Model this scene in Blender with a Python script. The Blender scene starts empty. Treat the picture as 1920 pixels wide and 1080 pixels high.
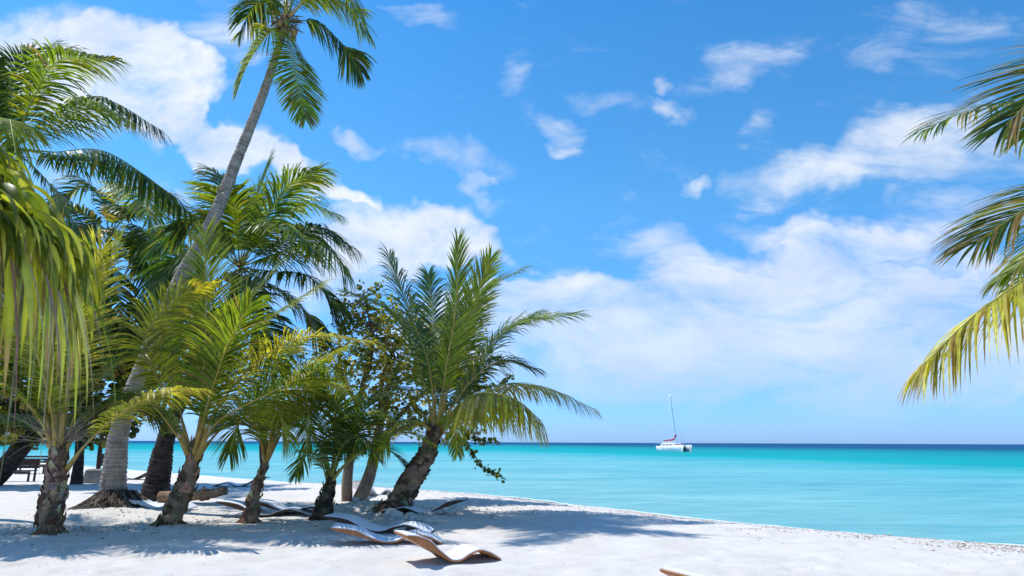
import bpy, math, random
from mathutils import Vector, Matrix, noise
rnd = random.Random(7)
C = bpy.context.scene
R = math.radians
# ------------------------------------------------------------------ camera
CAMZ = 1.7; FPX = 1280.0
PITCH = math.atan(289.3/FPX); ROLL = R(0.23)
cam_d = bpy.data.cameras.new('camera'); cam = bpy.data.objects.new('camera', cam_d)
C.collection.objects.link(cam); C.camera = cam
cam_d.sensor_width = 36; cam_d.lens = 24; cam_d.clip_end = 60000; cam_d.clip_start = 0.05
CM = Matrix.Translation((0,0,CAMZ)) @ Matrix.Rotation(math.pi/2+PITCH,4,'X') @ Matrix.Rotation(ROLL,4,'Z')
cam.matrix_world = CM
cam_d.dof.use_dof = True; cam_d.dof.focus_distance = 15.5; cam_d.dof.aperture_fstop = 4.5
CR = CM.to_3x3(); CO = Vector((0,0,CAMZ))
def ray(px, py): return CR @ Vector(((px-960)/FPX, -(py-540)/FPX, -1))
def P(px, py, d):
    v = ray(px, py); return CO + v*(d/v.y)
def G(px, py, z=0.0):
    v = ray(px, py); return CO + v*((z-CAMZ)/v.z)
SEA = -0.35
UP = Vector((0,0,1))
# ------------------------------------------------------------------ mesh builder
class MB:
    def __init__(s): s.v=[]; s.f=[]; s.m=[]; s.c=[]; s.uv=None
    def add(s, vs, fs, col=(1,1,1), mi=0, uvs=None):
        b=len(s.v); s.v.extend([tuple(v) for v in vs]); s.c.extend([col]*len(vs))
        for f in fs: s.f.append(tuple(b+i for i in f)); s.m.append(mi)
        if uvs is not None:
            if s.uv is None: s.uv=[(0,0)]*b
            s.uv.extend(uvs)
        elif s.uv is not None: s.uv.extend([(0,0)]*len(vs))
    def build(s, name, mats, parent=None, smooth=True, origin=None):
        me=bpy.data.meshes.new(name)
        off=Vector(origin) if origin is not None else (parent_loc(parent) if parent else Vector((0,0,0)))
        me.from_pydata([(x-off.x,y-off.y,z-off.z) for x,y,z in s.v],[],s.f)
        if not isinstance(mats,(list,tuple)): mats=[mats]
        for m in mats: me.materials.append(m)
        if any(s.m): me.polygons.foreach_set('material_index', s.m)
        me.polygons.foreach_set('use_smooth',[smooth]*len(s.f))
        ca=me.color_attributes.new('tint','FLOAT_COLOR','POINT')
        fl=[]; [fl.extend((c[0],c[1],c[2],1)) for c in s.c]
        ca.data.foreach_set('color', fl)
        if s.uv is not None:
            ul=me.uv_layers.new(name='along'); li=[0]*len(me.loops); me.loops.foreach_get('vertex_index', li)
            d=[]; [d.extend(s.uv[i]) for i in li]; ul.data.foreach_set('uv', d)
        me.update()
        o=bpy.data.objects.new(name, me); C.collection.objects.link(o)
        if parent: o.parent=parent
        else: o.location=off
        return o
def parent_loc(p):
    l=Vector((0,0,0))
    while p: l=l+p.location; p=p.parent
    return l
def thing(name, loc, label, cat, group=None):
    o=bpy.data.objects.new(name,None); o.empty_display_size=.3; C.collection.objects.link(o); o.location=loc
    return tag(o,label,cat,group)
def tag(o,label=None,cat=None,group=None,kind=None):
    if label: o['label']=label
    if cat: o['category']=cat
    if group: o['group']=group
    if kind: o['kind']=kind
    return o
def catmull(pts, n):
    pts=[Vector(p) for p in pts]
    if len(pts)==2: return [pts[0].lerp(pts[1],i/n) for i in range(n+1)]
    ps=[pts[0]*2-pts[1]]+pts+[pts[-1]*2-pts[-2]]
    seg=len(pts)-1; out=[]
    for i in range(n+1):
        u=i/n*seg; k=min(int(u),seg-1); t=u-k
        a,b,c,d=ps[k:k+4]
        out.append(.5*((2*b)+(c-a)*t+(2*a-5*b+4*c-d)*t*t+(3*b-a-3*c+d)*t**3))
    # resample by arc length
    L=[0]
    for i in range(n): L.append(L[-1]+(out[i+1]-out[i]).length)
    res=[]; j=0
    for i in range(n+1):
        s=L[-1]*i/n
        while j<n-1 and L[j+1]<s: j+=1
        t=(s-L[j])/max(1e-9,L[j+1]-L[j]); res.append(out[j].lerp(out[j+1],min(1,max(0,t))))
    return res
def tube(mb, pts, rad, seg=6, col=(1,1,1), mi=0, cap=True, noisy=0, squash=1):
    n=len(pts); vs=[]; uvs=[]; L=0
    T=(pts[1]-pts[0]).normalized(); N=T.orthogonal().normalized()
    for i,p in enumerate(pts):
        T=((pts[min(i+1,n-1)]-pts[max(i-1,0)])).normalized()
        N=(N-T*N.dot(T)).normalized(); B=T.cross(N)
        r=rad(i/(n-1)) if callable(rad) else rad
        if i: L+=(p-pts[i-1]).length
        for k in range(seg):
            a=2*math.pi*k/seg
            rr=r
            if noisy:
                q=p+(N*math.cos(a)+B*math.sin(a))*r
                rr=r*(1+noisy*(noise.noise(q*3)+.6*noise.noise(q*9)))
            vs.append(p+(N*math.cos(a)+B*math.sin(a)*squash)*rr); uvs.append((k/seg,L))
    fs=[(i*seg+k,i*seg+(k+1)%seg,(i+1)*seg+(k+1)%seg,(i+1)*seg+k) for i in range(n-1) for k in range(seg)]
    if cap: fs.append(tuple(range(seg))[::-1]); fs.append(tuple((n-1)*seg+k for k in range(seg)))
    mb.add(vs,fs,col,mi,uvs)
# ------------------------------------------------------------------ materials
def newmat(name):
    m=bpy.data.materials.new(name); m.use_nodes=True; nt=m.node_tree; nt.nodes.clear()
    return m,nt,nt.nodes,nt.links
def principled(name, col, rough=.7, noise_scale=None, amt=.3, bump=0, bscale=40, spec=.3, attr=False, stretch=None, coord='Object'):
    m,nt,N,L=newmat(name)
    o=N.new('ShaderNodeOutputMaterial'); b=N.new('ShaderNodeBsdfPrincipled'); L.new(b.outputs[0],o.inputs[0])
    b.inputs['Roughness'].default_value=rough; b.inputs['Specular IOR Level'].default_value=spec
    tc=N.new('ShaderNodeTexCoord'); mp=N.new('ShaderNodeMapping'); L.new(tc.outputs[coord],mp.inputs[0])
    if stretch: mp.inputs['Scale'].default_value=stretch
    cs=None
    if attr:
        at=N.new('ShaderNodeAttribute'); at.attribute_name='tint'; cs=at.outputs['Color']
    if noise_scale:
        n=N.new('ShaderNodeTexNoise'); n.inputs['Scale'].default_value=noise_scale; n.inputs['Detail'].default_value=6
        L.new(mp.outputs[0],n.inputs['Vector'])
        r=N.new('ShaderNodeMapRange'); L.new(n.outputs[0],r.inputs[0]); r.inputs[1].default_value=.3; r.inputs[2].default_value=.7
        r.inputs[3].default_value=1-amt; r.inputs[4].default_value=1+amt
        mx=N.new('ShaderNodeVectorMath'); mx.operation='SCALE'; L.new(r.outputs[0],mx.inputs['Scale'])
        if cs: L.new(cs,mx.inputs[0])
        else: mx.inputs[0].default_value=col[:3]
        L.new(mx.outputs[0],b.inputs['Base Color'])
    elif cs: L.new(cs,b.inputs['Base Color'])
    else: b.inputs['Base Color'].default_value=(*col[:3],1)
    if bump:
        n2=N.new('ShaderNodeTexNoise'); n2.inputs['Scale'].default_value=bscale; n2.inputs['Detail'].default_value=8
        L.new(mp.outputs[0],n2.inputs['Vector'])
        bp=N.new('ShaderNodeBump'); bp.inputs['Strength'].default_value=bump; bp.inputs['Distance'].default_value=.03
        L.new(n2.outputs[0],bp.inputs['Height']); L.new(bp.outputs[0],b.inputs['Normal'])
    return m
def leafmat(name, trans=.45, rough=.38, spec=.5, tscale=(1.5,1.6,.7)):
    m,nt,N,L=newmat(name)
    o=N.new('ShaderNodeOutputMaterial'); b=N.new('ShaderNodeBsdfPrincipled'); t=N.new('ShaderNodeBsdfTranslucent')
    at=N.new('ShaderNodeAttribute'); at.attribute_name='tint'
    tc=N.new('ShaderNodeTexCoord'); n=N.new('ShaderNodeTexNoise'); n.inputs['Scale'].default_value=9; n.inputs['Detail'].default_value=3
    L.new(tc.outputs['Object'],n.inputs['Vector'])
    r=N.new('ShaderNodeMapRange'); L.new(n.outputs[0],r.inputs[0]); r.inputs[1].default_value=.3; r.inputs[2].default_value=.7; r.inputs[3].default_value=.75; r.inputs[4].default_value=1.25
    sc=N.new('ShaderNodeVectorMath'); sc.operation='SCALE'; L.new(at.outputs['Color'],sc.inputs[0]); L.new(r.outputs[0],sc.inputs['Scale'])
    L.new(sc.outputs[0],b.inputs['Base Color'])
    b.inputs['Roughness'].default_value=rough; b.inputs['Specular IOR Level'].default_value=spec
    tm=N.new('ShaderNodeVectorMath'); tm.operation='MULTIPLY'; L.new(sc.outputs[0],tm.inputs[0]); tm.inputs[1].default_value=tscale
    L.new(tm.outputs[0],t.inputs['Color'])
    mx=N.new('ShaderNodeMixShader'); mx.inputs[0].default_value=trans
    L.new(b.outputs[0],mx.inputs[1]); L.new(t.outputs[0],mx.inputs[2]); L.new(mx.outputs[0],o.inputs[0])
    return m
M_leaf=leafmat('palm_leaf',.48,.4,.4,(1.9,1.75,.5))
M_grape=leafmat('broad_leaf',.45,.4,.35,(1.5,1.4,.5))
M_rib=principled('midrib',(0,0,0),.45,6,.2,attr=True,spec=.4)
def trunkmat(name,c1,c2,ring=14.0,bump=.8,rings=True):
    m,nt,N,L=newmat(name)
    o=N.new('ShaderNodeOutputMaterial'); b=N.new('ShaderNodeBsdfPrincipled'); L.new(b.outputs[0],o.inputs[0])
    b.inputs['Roughness'].default_value=.9; b.inputs['Specular IOR Level'].default_value=.15
    uv=N.new('ShaderNodeUVMap'); uv.uv_map='along'
    tc=N.new('ShaderNodeTexCoord')
    n=N.new('ShaderNodeTexNoise'); n.inputs['Scale'].default_value=5; n.inputs['Detail'].default_value=8; n.inputs['Roughness'].default_value=.65
    L.new(tc.outputs['Object'],n.inputs['Vector'])
    mp=N.new('ShaderNodeMapping'); L.new(uv.outputs[0],mp.inputs[0]); mp.inputs['Scale'].default_value=(1.2,ring,1)
    n2=N.new('ShaderNodeTexNoise'); n2.inputs['Scale'].default_value=1.6; n2.inputs['Detail'].default_value=5; n2.inputs['Distortion'].default_value=.4
    L.new(mp.outputs[0],n2.inputs['Vector'])
    mp3=N.new('ShaderNodeMapping'); L.new(uv.outputs[0],mp3.inputs[0]); mp3.inputs['Scale'].default_value=(26,2.2,1)
    n3=N.new('ShaderNodeTexNoise'); n3.inputs['Scale'].default_value=1; n3.inputs['Detail'].default_value=6
    L.new(mp3.outputs[0],n3.inputs['Vector'])
    s=N.new('ShaderNodeMath'); s.operation='MULTIPLY_ADD'; L.new(n2.outputs[0],s.inputs[0]); s.inputs[1].default_value=.8 if rings else .3; L.new(n.outputs[0],s.inputs[2])
    s2=N.new('ShaderNodeMath'); s2.operation='MULTIPLY_ADD'; L.new(n3.outputs[0],s2.inputs[0]); s2.inputs[1].default_value=.5; L.new(s.outputs[0],s2.inputs[2])
    cr=N.new('ShaderNodeValToRGB'); e=cr.color_ramp.elements
    lo=.95 if rings else .72
    e[0].position=0; e[0].color=(*[c*.35 for c in c1],1); e[1].position=1; e[1].color=(*c2,1)
    mr=N.new('ShaderNodeMapRange'); L.new(s2.outputs[0],mr.inputs[0]); mr.inputs[1].default_value=lo-.22; mr.inputs[2].default_value=lo+.4
    L.new(mr.outputs[0],cr.inputs[0]); el=cr.color_ramp.elements.new(.4); el.color=(*c1,1)
    L.new(cr.outputs[0],b.inputs['Base Color'])
    bp=N.new('ShaderNodeBump'); bp.inputs['Strength'].default_value=bump; bp.inputs['Distance'].default_value=.03
    L.new(s2.outputs[0],bp.inputs['Height']); L.new(bp.outputs[0],b.inputs['Normal'])
    return m
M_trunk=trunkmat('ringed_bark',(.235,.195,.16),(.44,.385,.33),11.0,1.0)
M_trunk_shade=trunkmat('shaded_bark',(.025,.02,.017),(.08,.064,.055))  # shade on the backlit grove trunks is put into this bark colour
M_husk=trunkmat('husky_bark',(.17,.105,.065),(.40,.28,.18),6,.8,False)
M_grapebark=trunkmat('smooth_bark',(.17,.11,.075),(.36,.26,.18),4,.5,False)
M_fiber=principled('fibre',(0,0,0),.9,12,.4,bump=.6,bscale=30,attr=True,spec=.1)
# ------------------------------------------------------------------ sky
SUN=Vector((-.50,.22,1.0)).normalized()
w=bpy.data.worlds.new('World'); C.world=w; w.use_nodes=True; nt=w.node_tree; N=nt.nodes; L=nt.links; N.clear()
wo=N.new('ShaderNodeOutputWorld'); bg=N.new('ShaderNodeBackground'); L.new(bg.outputs[0],wo.inputs[0]); bg.inputs[1].default_value=.12
sky=N.new('ShaderNodeTexSky'); sky.sky_type='NISHITA'; sky.sun_disc=False
sky.sun_elevation=math.asin(SUN.z); sky.sun_rotation=math.atan2(SUN.x,SUN.y)
sky.air_density=1.0; sky.dust_density=.3; sky.ozone_density=2.0
hs=N.new('ShaderNodeHueSaturation'); hs.inputs['Saturation'].default_value=1.12; hs.inputs['Value'].default_value=1.0; L.new(sky.outputs[0],hs.inputs['Color'])
tint=N.new('ShaderNodeVectorMath'); tint.operation='MULTIPLY'; L.new(hs.outputs[0],tint.inputs[0]); tint.inputs[1].default_value=(.85,1.0,1.15)
tc=N.new('ShaderNodeTexCoord'); sx=N.new('ShaderNodeSeparateXYZ'); L.new(tc.outputs['Generated'],sx.inputs[0])
def math_(op,a,b=None,c=None,clamp=False):
    n=N.new('ShaderNodeMath'); n.operation=op; n.use_clamp=clamp
    for i,x in enumerate((a,b,c)):
        if x is None: continue
        if isinstance(x,(int,float)): n.inputs[i].default_value=x
        else: L.new(x,n.inputs[i])
    return n.outputs[0]
yy=math_('MAXIMUM',sx.outputs['Y'],.08)
u=math_('DIVIDE',sx.outputs['X'],yy); v=math_('DIVIDE',sx.outputs['Z'],yy)
hr=math_('SQRT',math_('ADD',math_('MULTIPLY',sx.outputs['X'],sx.outputs['X']),math_('MULTIPLY',sx.outputs['Y'],sx.outputs['Y'])))
el_=math_('DIVIDE',sx.outputs['Z'],math_('MAXIMUM',hr,.01))
skr=N.new('ShaderNodeValToRGB'); L.new(el_,skr.inputs[0]); ee=skr.color_ramp.elements
ee[0].position=0; ee[0].color=(.27,.42,.86,1); ee[1].position=1; ee[1].color=(.12,.57,.77,1)
for p_,c_ in ((.10,(.29,.48,.74)),(.35,(.40,.68,.70)),(.65,(.31,.66,.72))):
    x_=ee.new(p_); x_.color=(*c_,1)
skm=N.new('ShaderNodeVectorMath'); skm.operation='MULTIPLY'; L.new(tint.outputs[0],skm.inputs[0]); L.new(skr.outputs[0],skm.inputs[1])
sks=N.new('ShaderNodeVectorMath'); sks.operation='SCALE'; L.new(skm.outputs[0],sks.inputs[0]); sks.inputs['Scale'].default_value=2.05; skyc=sks.outputs[0]
cb=N.new('ShaderNodeCombineXYZ'); L.new(u,cb.inputs[0]); L.new(v,cb.inputs[1]); uvp=cb.outputs[0]
def wnoise(scale,detail=8,rough=.6,dist=0,st=(1,1,1),rot=0,loc=(0,0,0)):
    mp=N.new('ShaderNodeMapping'); mp.inputs['Scale'].default_value=st; mp.inputs['Rotation'].default_value=(0,0,rot); mp.inputs['Location'].default_value=loc; L.new(uvp,mp.inputs[0])
    n=N.new('ShaderNodeTexNoise'); n.inputs['Scale'].default_value=scale; n.inputs['Detail'].default_value=detail; n.inputs['Roughness'].default_value=rough; n.inputs['Distortion'].default_value=dist
    L.new(mp.outputs[0],n.inputs['Vector']); return n
wr=wnoise(5,4,.6)
wv=N.new('ShaderNodeVectorMath'); wv.operation='MULTIPLY_ADD'; L.new(wr.outputs['Color'],wv.inputs[0]); wv.inputs[1].default_value=(.24,.18,0)
L.new(uvp,wv.inputs[2]); wv2=N.new('ShaderNodeVectorMath'); wv2.operation='SUBTRACT'; L.new(wv.outputs[0],wv2.inputs[0]); wv2.inputs[1].default_value=(.12,.09,0); warped=wv2.outputs[0]
def uvof(px,py):
    d=ray(px,py); return d.x/d.y, d.z/d.y
def blob(px,py,rx,ry,ang,s):
    cx,cy=uvof(px,py); kx=FPX*(1+0*cx); 
    mp=N.new('ShaderNodeMapping'); mp.vector_type='TEXTURE'; L.new(warped,mp.inputs[0])
    mp.inputs['Location'].default_value=(cx,cy,0); mp.inputs['Rotation'].default_value=(0,0,R(ang)); mp.inputs['Scale'].default_value=(rx/1200,ry/1200,1)
    g=N.new('ShaderNodeTexGradient'); g.gradient_type='SPHERICAL'; L.new(mp.outputs[0],g.inputs[0])
    q=math_('POWER',g.outputs['Fac'],.6)
    return math_('MULTIPLY',q,s)
# thick = cumulus, thin = wisps.  angles: + is counter-clockwise
thick=[(60,90,200,130,0,1.3),(250,110,190,100,-15,1.35),(330,130,110,120,-30,1.1),(300,200,230,60,-30,1.2),(430,260,190,55,-28,1.15),(560,320,150,40,-25,1.0),(640,365,75,25,-8,.9),
 (120,180,200,60,-10,1.0),(730,450,240,85,0,1.35),(840,430,110,70,0,1.1),(640,520,170,90,0,1.1),(380,370,60,30,0,.8),(1245,130,26,28,10,.75),(1255,188,62,34,-10,.85),(690,256,65,24,-10,.85),(965,490,40,22,0,.55),(1013,506,22,14,0,.6),(1295,338,52,20,10,.7)]
thin=[(430,30,130,80,0,.75),(960,150,60,120,-8,.72),(1030,235,80,45,-40,.7),(860,310,120,45,-20,.75),(920,370,70,22,-15,.7),(790,20,100,30,-15,.8),(1400,230,50,26,30,.6),(1045,272,50,16,5,.5),
 (1530,70,240,95,15,.5),(1380,130,130,45,10,.45),(1780,80,260,90,5,.45),(1600,290,280,110,8,.55),(1480,330,180,60,12,.5),(1180,360,60,20,0,.35),(1800,300,260,130,0,.75),(1700,440,340,75,10,.75),(1480,430,160,36,-5,.65),
 (1200,465,130,60,-15,.8),(1330,505,160,45,0,.8),(1600,470,170,40,8,.8),(1400,590,600,85,0,1.4),(1700,590,480,110,3,1.3),(1100,620,360,85,0,1.2),(1050,560,200,60,0,.7),(1500,690,190,20,0,.9),(1370,690,90,16,0,.8),
 (1850,690,260,55,3,.7),(1450,720,700,45,0,.6),(1500,690,900,130,0,.75),(1000,690,500,60,0,.4),(130,330,150,60,0,.5),(840,185,60,16,0,.4),(1150,180,120,30,0,.45),(720,385,50,14,0,.4),(990,438,60,18,0,.4)]
def accum(lst):
    acc=None
    for b_ in lst:
        x=blob(*b_); acc=x if acc is None else math_('MAXIMUM',acc,x) if False else math_('ADD',acc,x)
    return acc
f1=wnoise(6,12,.66,.3,(1,1.25,1)).outputs[0]
f2=wnoise(5,10,.62,.5,(1,2.6,1),rot=R(-14),loc=(3,1,0)).outputs[0]
a1=accum(thick); a2=accum(thin)
a1=math_('MINIMUM',a1,1.15); a2=math_('MINIMUM',a2,1.05)
m1=math_('MULTIPLY_ADD',f1,2.5,a1); m1=math_('SUBTRACT',m1,1.62)
m2=math_('MULTIPLY_ADD',f2,2.3,a2); m2=math_('SUBTRACT',m2,1.42)
def sstep(x,a,b):
    r=N.new('ShaderNodeMapRange'); r.interpolation_type='SMOOTHSTEP'; L.new(x,r.inputs[0]); r.inputs[1].default_value=a; r.inputs[2].default_value=b; return r.outputs[0]
c1=math_('MULTIPLY',sstep(m1,-.15,1.05),.95); c2=math_('MULTIPLY',sstep(m2,-.1,1.1),.9)
cm=math_('MAXIMUM',c1,c2); cm=math_('MULTIPLY',cm,sstep(v,-.01,.11))
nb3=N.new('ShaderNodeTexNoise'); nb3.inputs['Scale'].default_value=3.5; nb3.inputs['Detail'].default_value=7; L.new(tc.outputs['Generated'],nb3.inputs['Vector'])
back=math_('MULTIPLY',sstep(nb3.outputs[0],.40,.60),sstep(math_('MULTIPLY',sx.outputs['Y'],-1.0),-.15,.25)); cm=math_('MAXIMUM',cm,math_('MULTIPLY',back,.28))  # unseen cloud cover added behind the camera to whiten the fill light
# cloud radiance: near white, a touch darker and bluer where thick and low
f3=wnoise(4,6,.6,0,(1,1.5,1),loc=(1,4,0)).outputs[0]
cc=N.new('ShaderNodeMix'); cc.data_type='RGBA'; L.new(sstep(f3,.35,.62),cc.inputs[0]); cc.inputs[6].default_value=(5.6,6.5,8.2,1); cc.inputs[7].default_value=(8.0,8.3,8.8,1)
lowf=sstep(v,.0,.27)
cc2=N.new('ShaderNodeMix'); cc2.data_type='RGBA'; L.new(lowf,cc2.inputs[0]); cc2.inputs[6].default_value=(4.5,6.0,8.0,1); L.new(cc.outputs[2],cc2.inputs[7])
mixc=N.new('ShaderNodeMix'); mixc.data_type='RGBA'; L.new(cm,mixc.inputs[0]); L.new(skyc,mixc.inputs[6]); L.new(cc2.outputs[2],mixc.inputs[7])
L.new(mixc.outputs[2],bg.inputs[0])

# sun
sl=bpy.data.lights.new('sun','SUN'); sl.energy=4.85; sl.angle=R(.53); sl.color=(1,.955,.89)
so=bpy.data.objects.new('sun',sl); C.collection.objects.link(so); so.rotation_euler=(-SUN).to_track_quat('-Z','Y').to_euler(); so.location=SUN*50
C.view_settings.view_transform='Standard'; C.view_settings.look='None'; C.view_settings.exposure=0.0; C.view_settings.gamma=1
# ------------------------------------------------------------------ sand
shore=[G(*p,SEA).xy for p in [(2100,1046),(1920,1026),(1700,1011),(1500,994),(1300,974),(1100,951),(940,932),(800,921),(640,911),(500,903),(380,893),(230,881),(100,869),(-100,858)]]
shore=[shore[0]+(shore[0]-shore[1])*60]+shore+[shore[-1]+(shore[-1]-shore[-2]).normalized()*3000]
def shore_d(x,y):
    p=Vector((x,y)); best=1e9; sg=1
    for a,b in zip(shore,shore[1:]):
        ab=b-a; t=max(0,min(1,(p-a).dot(ab)/ab.length_squared)); q=a+ab*t; d=(p-q).length
        if d<best: best=d; sg=1 if (ab.x*(p.y-a.y)-ab.y*(p.x-a.x))>0 else -1
    return best*sg    # + on land (left of the line's direction)
MOUNDS=[(G(690,962),.26,1.1,.7),(G(760,975),.10,1.0,.8),(G(215,965),.12,1.3,1.0),(G(320,990),.08,.9,.7),(G(95,1008),.06,.8,.6),(G(1000,960),.05,2.5,1.2)]
frnd=random.Random(3)
PRINTS=[]
for i in range(900):
    x=frnd.uniform(-11,9); y=frnd.uniform(7.5,24); PRINTS.append((x,y,frnd.uniform(.08,.2),frnd.uniform(.018,.05)))
pg={}
for p in PRINTS: pg.setdefault((int(p[0]//.6),int(p[1]//.6)),[]).append(p)
def sand_h(x,y,sd=None,fine=True):
    if sd is None: sd=shore_d(x,y)
    if -3<sd<6: sd+=.22*noise.noise(Vector((x*.7,y*.7,5)))+.10*noise.noise(Vector((x*2.6,y*2.6,5)))
    if sd>4: z=0
    elif sd>0: z=SEA*(1-sd/4)**1.6
    else: z=SEA+sd*.12
    if sd>60 or sd<-20: return max(z,-3)
    k=min(1,max(0,(sd+.2)/2.5))
    z+=k*(.05*noise.noise(Vector((x*.35,y*.35,0)))+.022*noise.noise(Vector((x*1.3,y*1.3,3))))
    for c,h,rx,ry in MOUNDS:
        q=((x-c.x)/rx)**2+((y-c.y)/ry)**2
        if q<6: z+=h*math.exp(-q)*(1+.35*noise.noise(Vector((x*5,y*5,9))))
    if fine:
        z+=k*.02*noise.noise(Vector((x*4.5,y*4.5,7)))
        gx,gy=int(x//.6),int(y//.6)
        for i in (-1,0,1):
            for j in (-1,0,1):
                for (a,b,r,d) in pg.get((gx+i,gy+j),()):
                    q=((x-a)**2+(y-b)**2)/(r*r)
                    if q<4: z-=k*d*math.exp(-q*1.6)*(1-1.1*q*.45)
    return max(z,-3)
def spaced(pairs):
    out=[]; 
    for a,b,s in pairs:
        n=max(1,round((b-a)/s)); out+= [a+(b-a)*i/n for i in range(n)]
    return out+[pairs[-1][1]]
xs=spaced([(-9000,-400,1500),(-400,-60,40),(-60,-20,2.5),(-20,-11,.4),(-11,9,.085),(9,14,.35),(14,40,4),(40,300,40),(300,9000,2000)])
ys=spaced([(-9000,-50,1500),(-50,4,6),(4,7.5,.5),(7.5,18,.07),(18,27,.12),(27,45,.35),(45,100,3),(100,400,40),(400,9000,1500)])
mb=MB(); W=len(xs); vs=[]
for y in ys:
    for x in xs:
        fine=(-11.5<x<9.5 and 7<y<28)
        vs.append((x,y,sand_h(x,y,None,fine)))
mb.add(vs,[(j*W+i,j*W+i+1,(j+1)*W+i+1,(j+1)*W+i) for j in range(len(ys)-1) for i in range(W-1)])
m,nt_,N_,L_=newmat('white_sand')
o=N_.new('ShaderNodeOutputMaterial'); b=N_.new('ShaderNodeBsdfPrincipled'); L_.new(b.outputs[0],o.inputs[0]); b.inputs['Roughness'].default_value=.95; b.inputs['Specular IOR Level'].default_value=.1
tcs=N_.new('ShaderNodeTexCoord')
def nz(scale,det=6,rough=.6,st=None):
    n=N_.new('ShaderNodeTexNoise'); n.inputs['Scale'].default_value=scale; n.inputs['Detail'].default_value=det; n.inputs['Roughness'].default_value=rough
    mp=N_.new('ShaderNodeMapping'); L_.new(tcs.outputs['Object'],mp.inputs[0]); 
    if st: mp.inputs['Scale'].default_value=st
    L_.new(mp.outputs[0],n.inputs[0]); return n.outputs[0]
cr=N_.new('ShaderNodeValToRGB'); L_.new(nz(1.2,8,.65),cr.inputs[0]); cr.color_ramp.elements[0].position=.3; cr.color_ramp.elements[1].position=.6
cr.color_ramp.elements[0].color=(.67,.625,.565,1); cr.color_ramp.elements[1].color=(.79,.75,.695,1)
sp=N_.new('ShaderNodeValToRGB'); L_.new(nz(60,4,.7),sp.inputs[0]); sp.color_ramp.elements[0].position=.62; sp.color_ramp.elements[1].position=.72
sp.color_ramp.elements[0].color=(1,1,1,1); sp.color_ramp.elements[1].color=(.72,.66,.6,1)
mm=N_.new('ShaderNodeMix'); mm.data_type='RGBA'; mm.blend_type='MULTIPLY'; mm.inputs[0].default_value=.5; L_.new(cr.outputs[0],mm.inputs[6]); L_.new(sp.outputs[0],mm.inputs[7])
# damp, slightly warmer band by the water (height based)
sz=N_.new('ShaderNodeSeparateXYZ'); L_.new(tcs.outputs['Object'],sz.inputs[0])
mr=N_.new('ShaderNodeMapRange'); L_.new(sz.outputs[2],mr.inputs[0]); mr.inputs[1].default_value=-.33; mr.inputs[2].default_value=-.17; mr.inputs[3].default_value=1; mr.inputs[4].default_value=0
m2_=N_.new('ShaderNodeMix'); m2_.data_type='RGBA'; L_.new(mr.outputs[0],m2_.inputs[0]); L_.new(mm.outputs[2],m2_.inputs[6]); m2_.inputs[7].default_value=(.55,.49,.41,1)
L_.new(m2_.outputs[2],b.inputs['Base Color'])
bp=N_.new('ShaderNodeBump'); bp.inputs['Strength'].default_value=.8; bp.inputs['Distance'].default_value=.03
ad=N_.new('ShaderNodeMath'); ad.operation='ADD'; L_.new(nz(14,9,.7),ad.inputs[0]); L_.new(nz(90,3,.6),ad.inputs[1]); L_.new(ad.outputs[0],bp.inputs['Height']); L_.new(bp.outputs[0],b.inputs['Normal'])
tag(mb.build('sand',m),kind='structure')
# ------------------------------------------------------------------ sea
m,nt_,N_,L_=newmat('sea_water')
o=N_.new('ShaderNodeOutputMaterial'); b=N_.new('ShaderNodeBsdfPrincipled'); L_.new(b.outputs[0],o.inputs[0]); b.inputs['Roughness'].default_value=.3; b.inputs['Specular IOR Level'].default_value=.02
tcs=N_.new('ShaderNodeTexCoord'); sz=N_.new('ShaderNodeSeparateXYZ'); L_.new(tcs.outputs['Object'],sz.inputs[0])
def mth(op,a,b_=None,c=None):
    n=N_.new('ShaderNodeMath'); n.operation=op
    for i,x in enumerate((a,b_,c)):
        if x is None: continue
        if isinstance(x,(int,float)): n.inputs[i].default_value=x
        else: L_.new(x,n.inputs[i])
    return n.outputs[0]
ux=mth('MAXIMUM',sz.outputs[0],0.0); uu=mth('MULTIPLY_ADD',ux,2.4,sz.outputs[1])
nb=nz(.035,5,.6,(1,.5,1)); uu=mth('MULTIPLY',uu,mth('MULTIPLY_ADD',nb,.4,.8))
lg=mth('LOGARITHM',mth('MAXIMUM',uu,1.0),10.0)
cr=N_.new('ShaderNodeValToRGB'); mr=N_.new('ShaderNodeMapRange'); L_.new(lg,mr.inputs[0]); mr.inputs[1].default_value=1.3; mr.inputs[2].default_value=3.3; L_.new(mr.outputs[0],cr.inputs[0])
def lp(x): return (math.log10(x)-1.3)/2.0
E=cr.color_ramp.elements
E[0].position=0; E[0].color=(.29,.52,.52,1); E[1].position=1; E[1].color=(.0,.075,.19,1)
for x,c in [(50,(.22,.49,.50)),(110,(.16,.46,.49)),(138,(.10,.44,.47)),(185,(.0,.38,.38)),(380,(.0,.29,.32)),(620,(.0,.15,.24)),(800,(.0,.085,.19))]:
    e=E.new(lp(x)); e.color=(*c,1)
st=mth('MULTIPLY_ADD',nz(.6,8,.7,(.3,1.7,1)),.55,mth('MULTIPLY',nz(.07,5,.6,(.5,1.5,1)),.45)); 
mx=N_.new('ShaderNodeMix'); mx.data_type='RGBA'; mx.blend_type='MULTIPLY'; mx.inputs[0].default_value=1
rr=N_.new('ShaderNodeValToRGB'); L_.new(st,rr.inputs[0]); rr.color_ramp.elements[0].position=.38; rr.color_ramp.elements[1].position=.62; rr.color_ramp.elements[0].color=(.48,.76,.84,1); rr.color_ramp.elements[1].color=(1.08,1.04,1.02,1)
L_.new(cr.outputs[0],mx.inputs[6]); L_.new(rr.outputs[0],mx.inputs[7]); 
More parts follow.
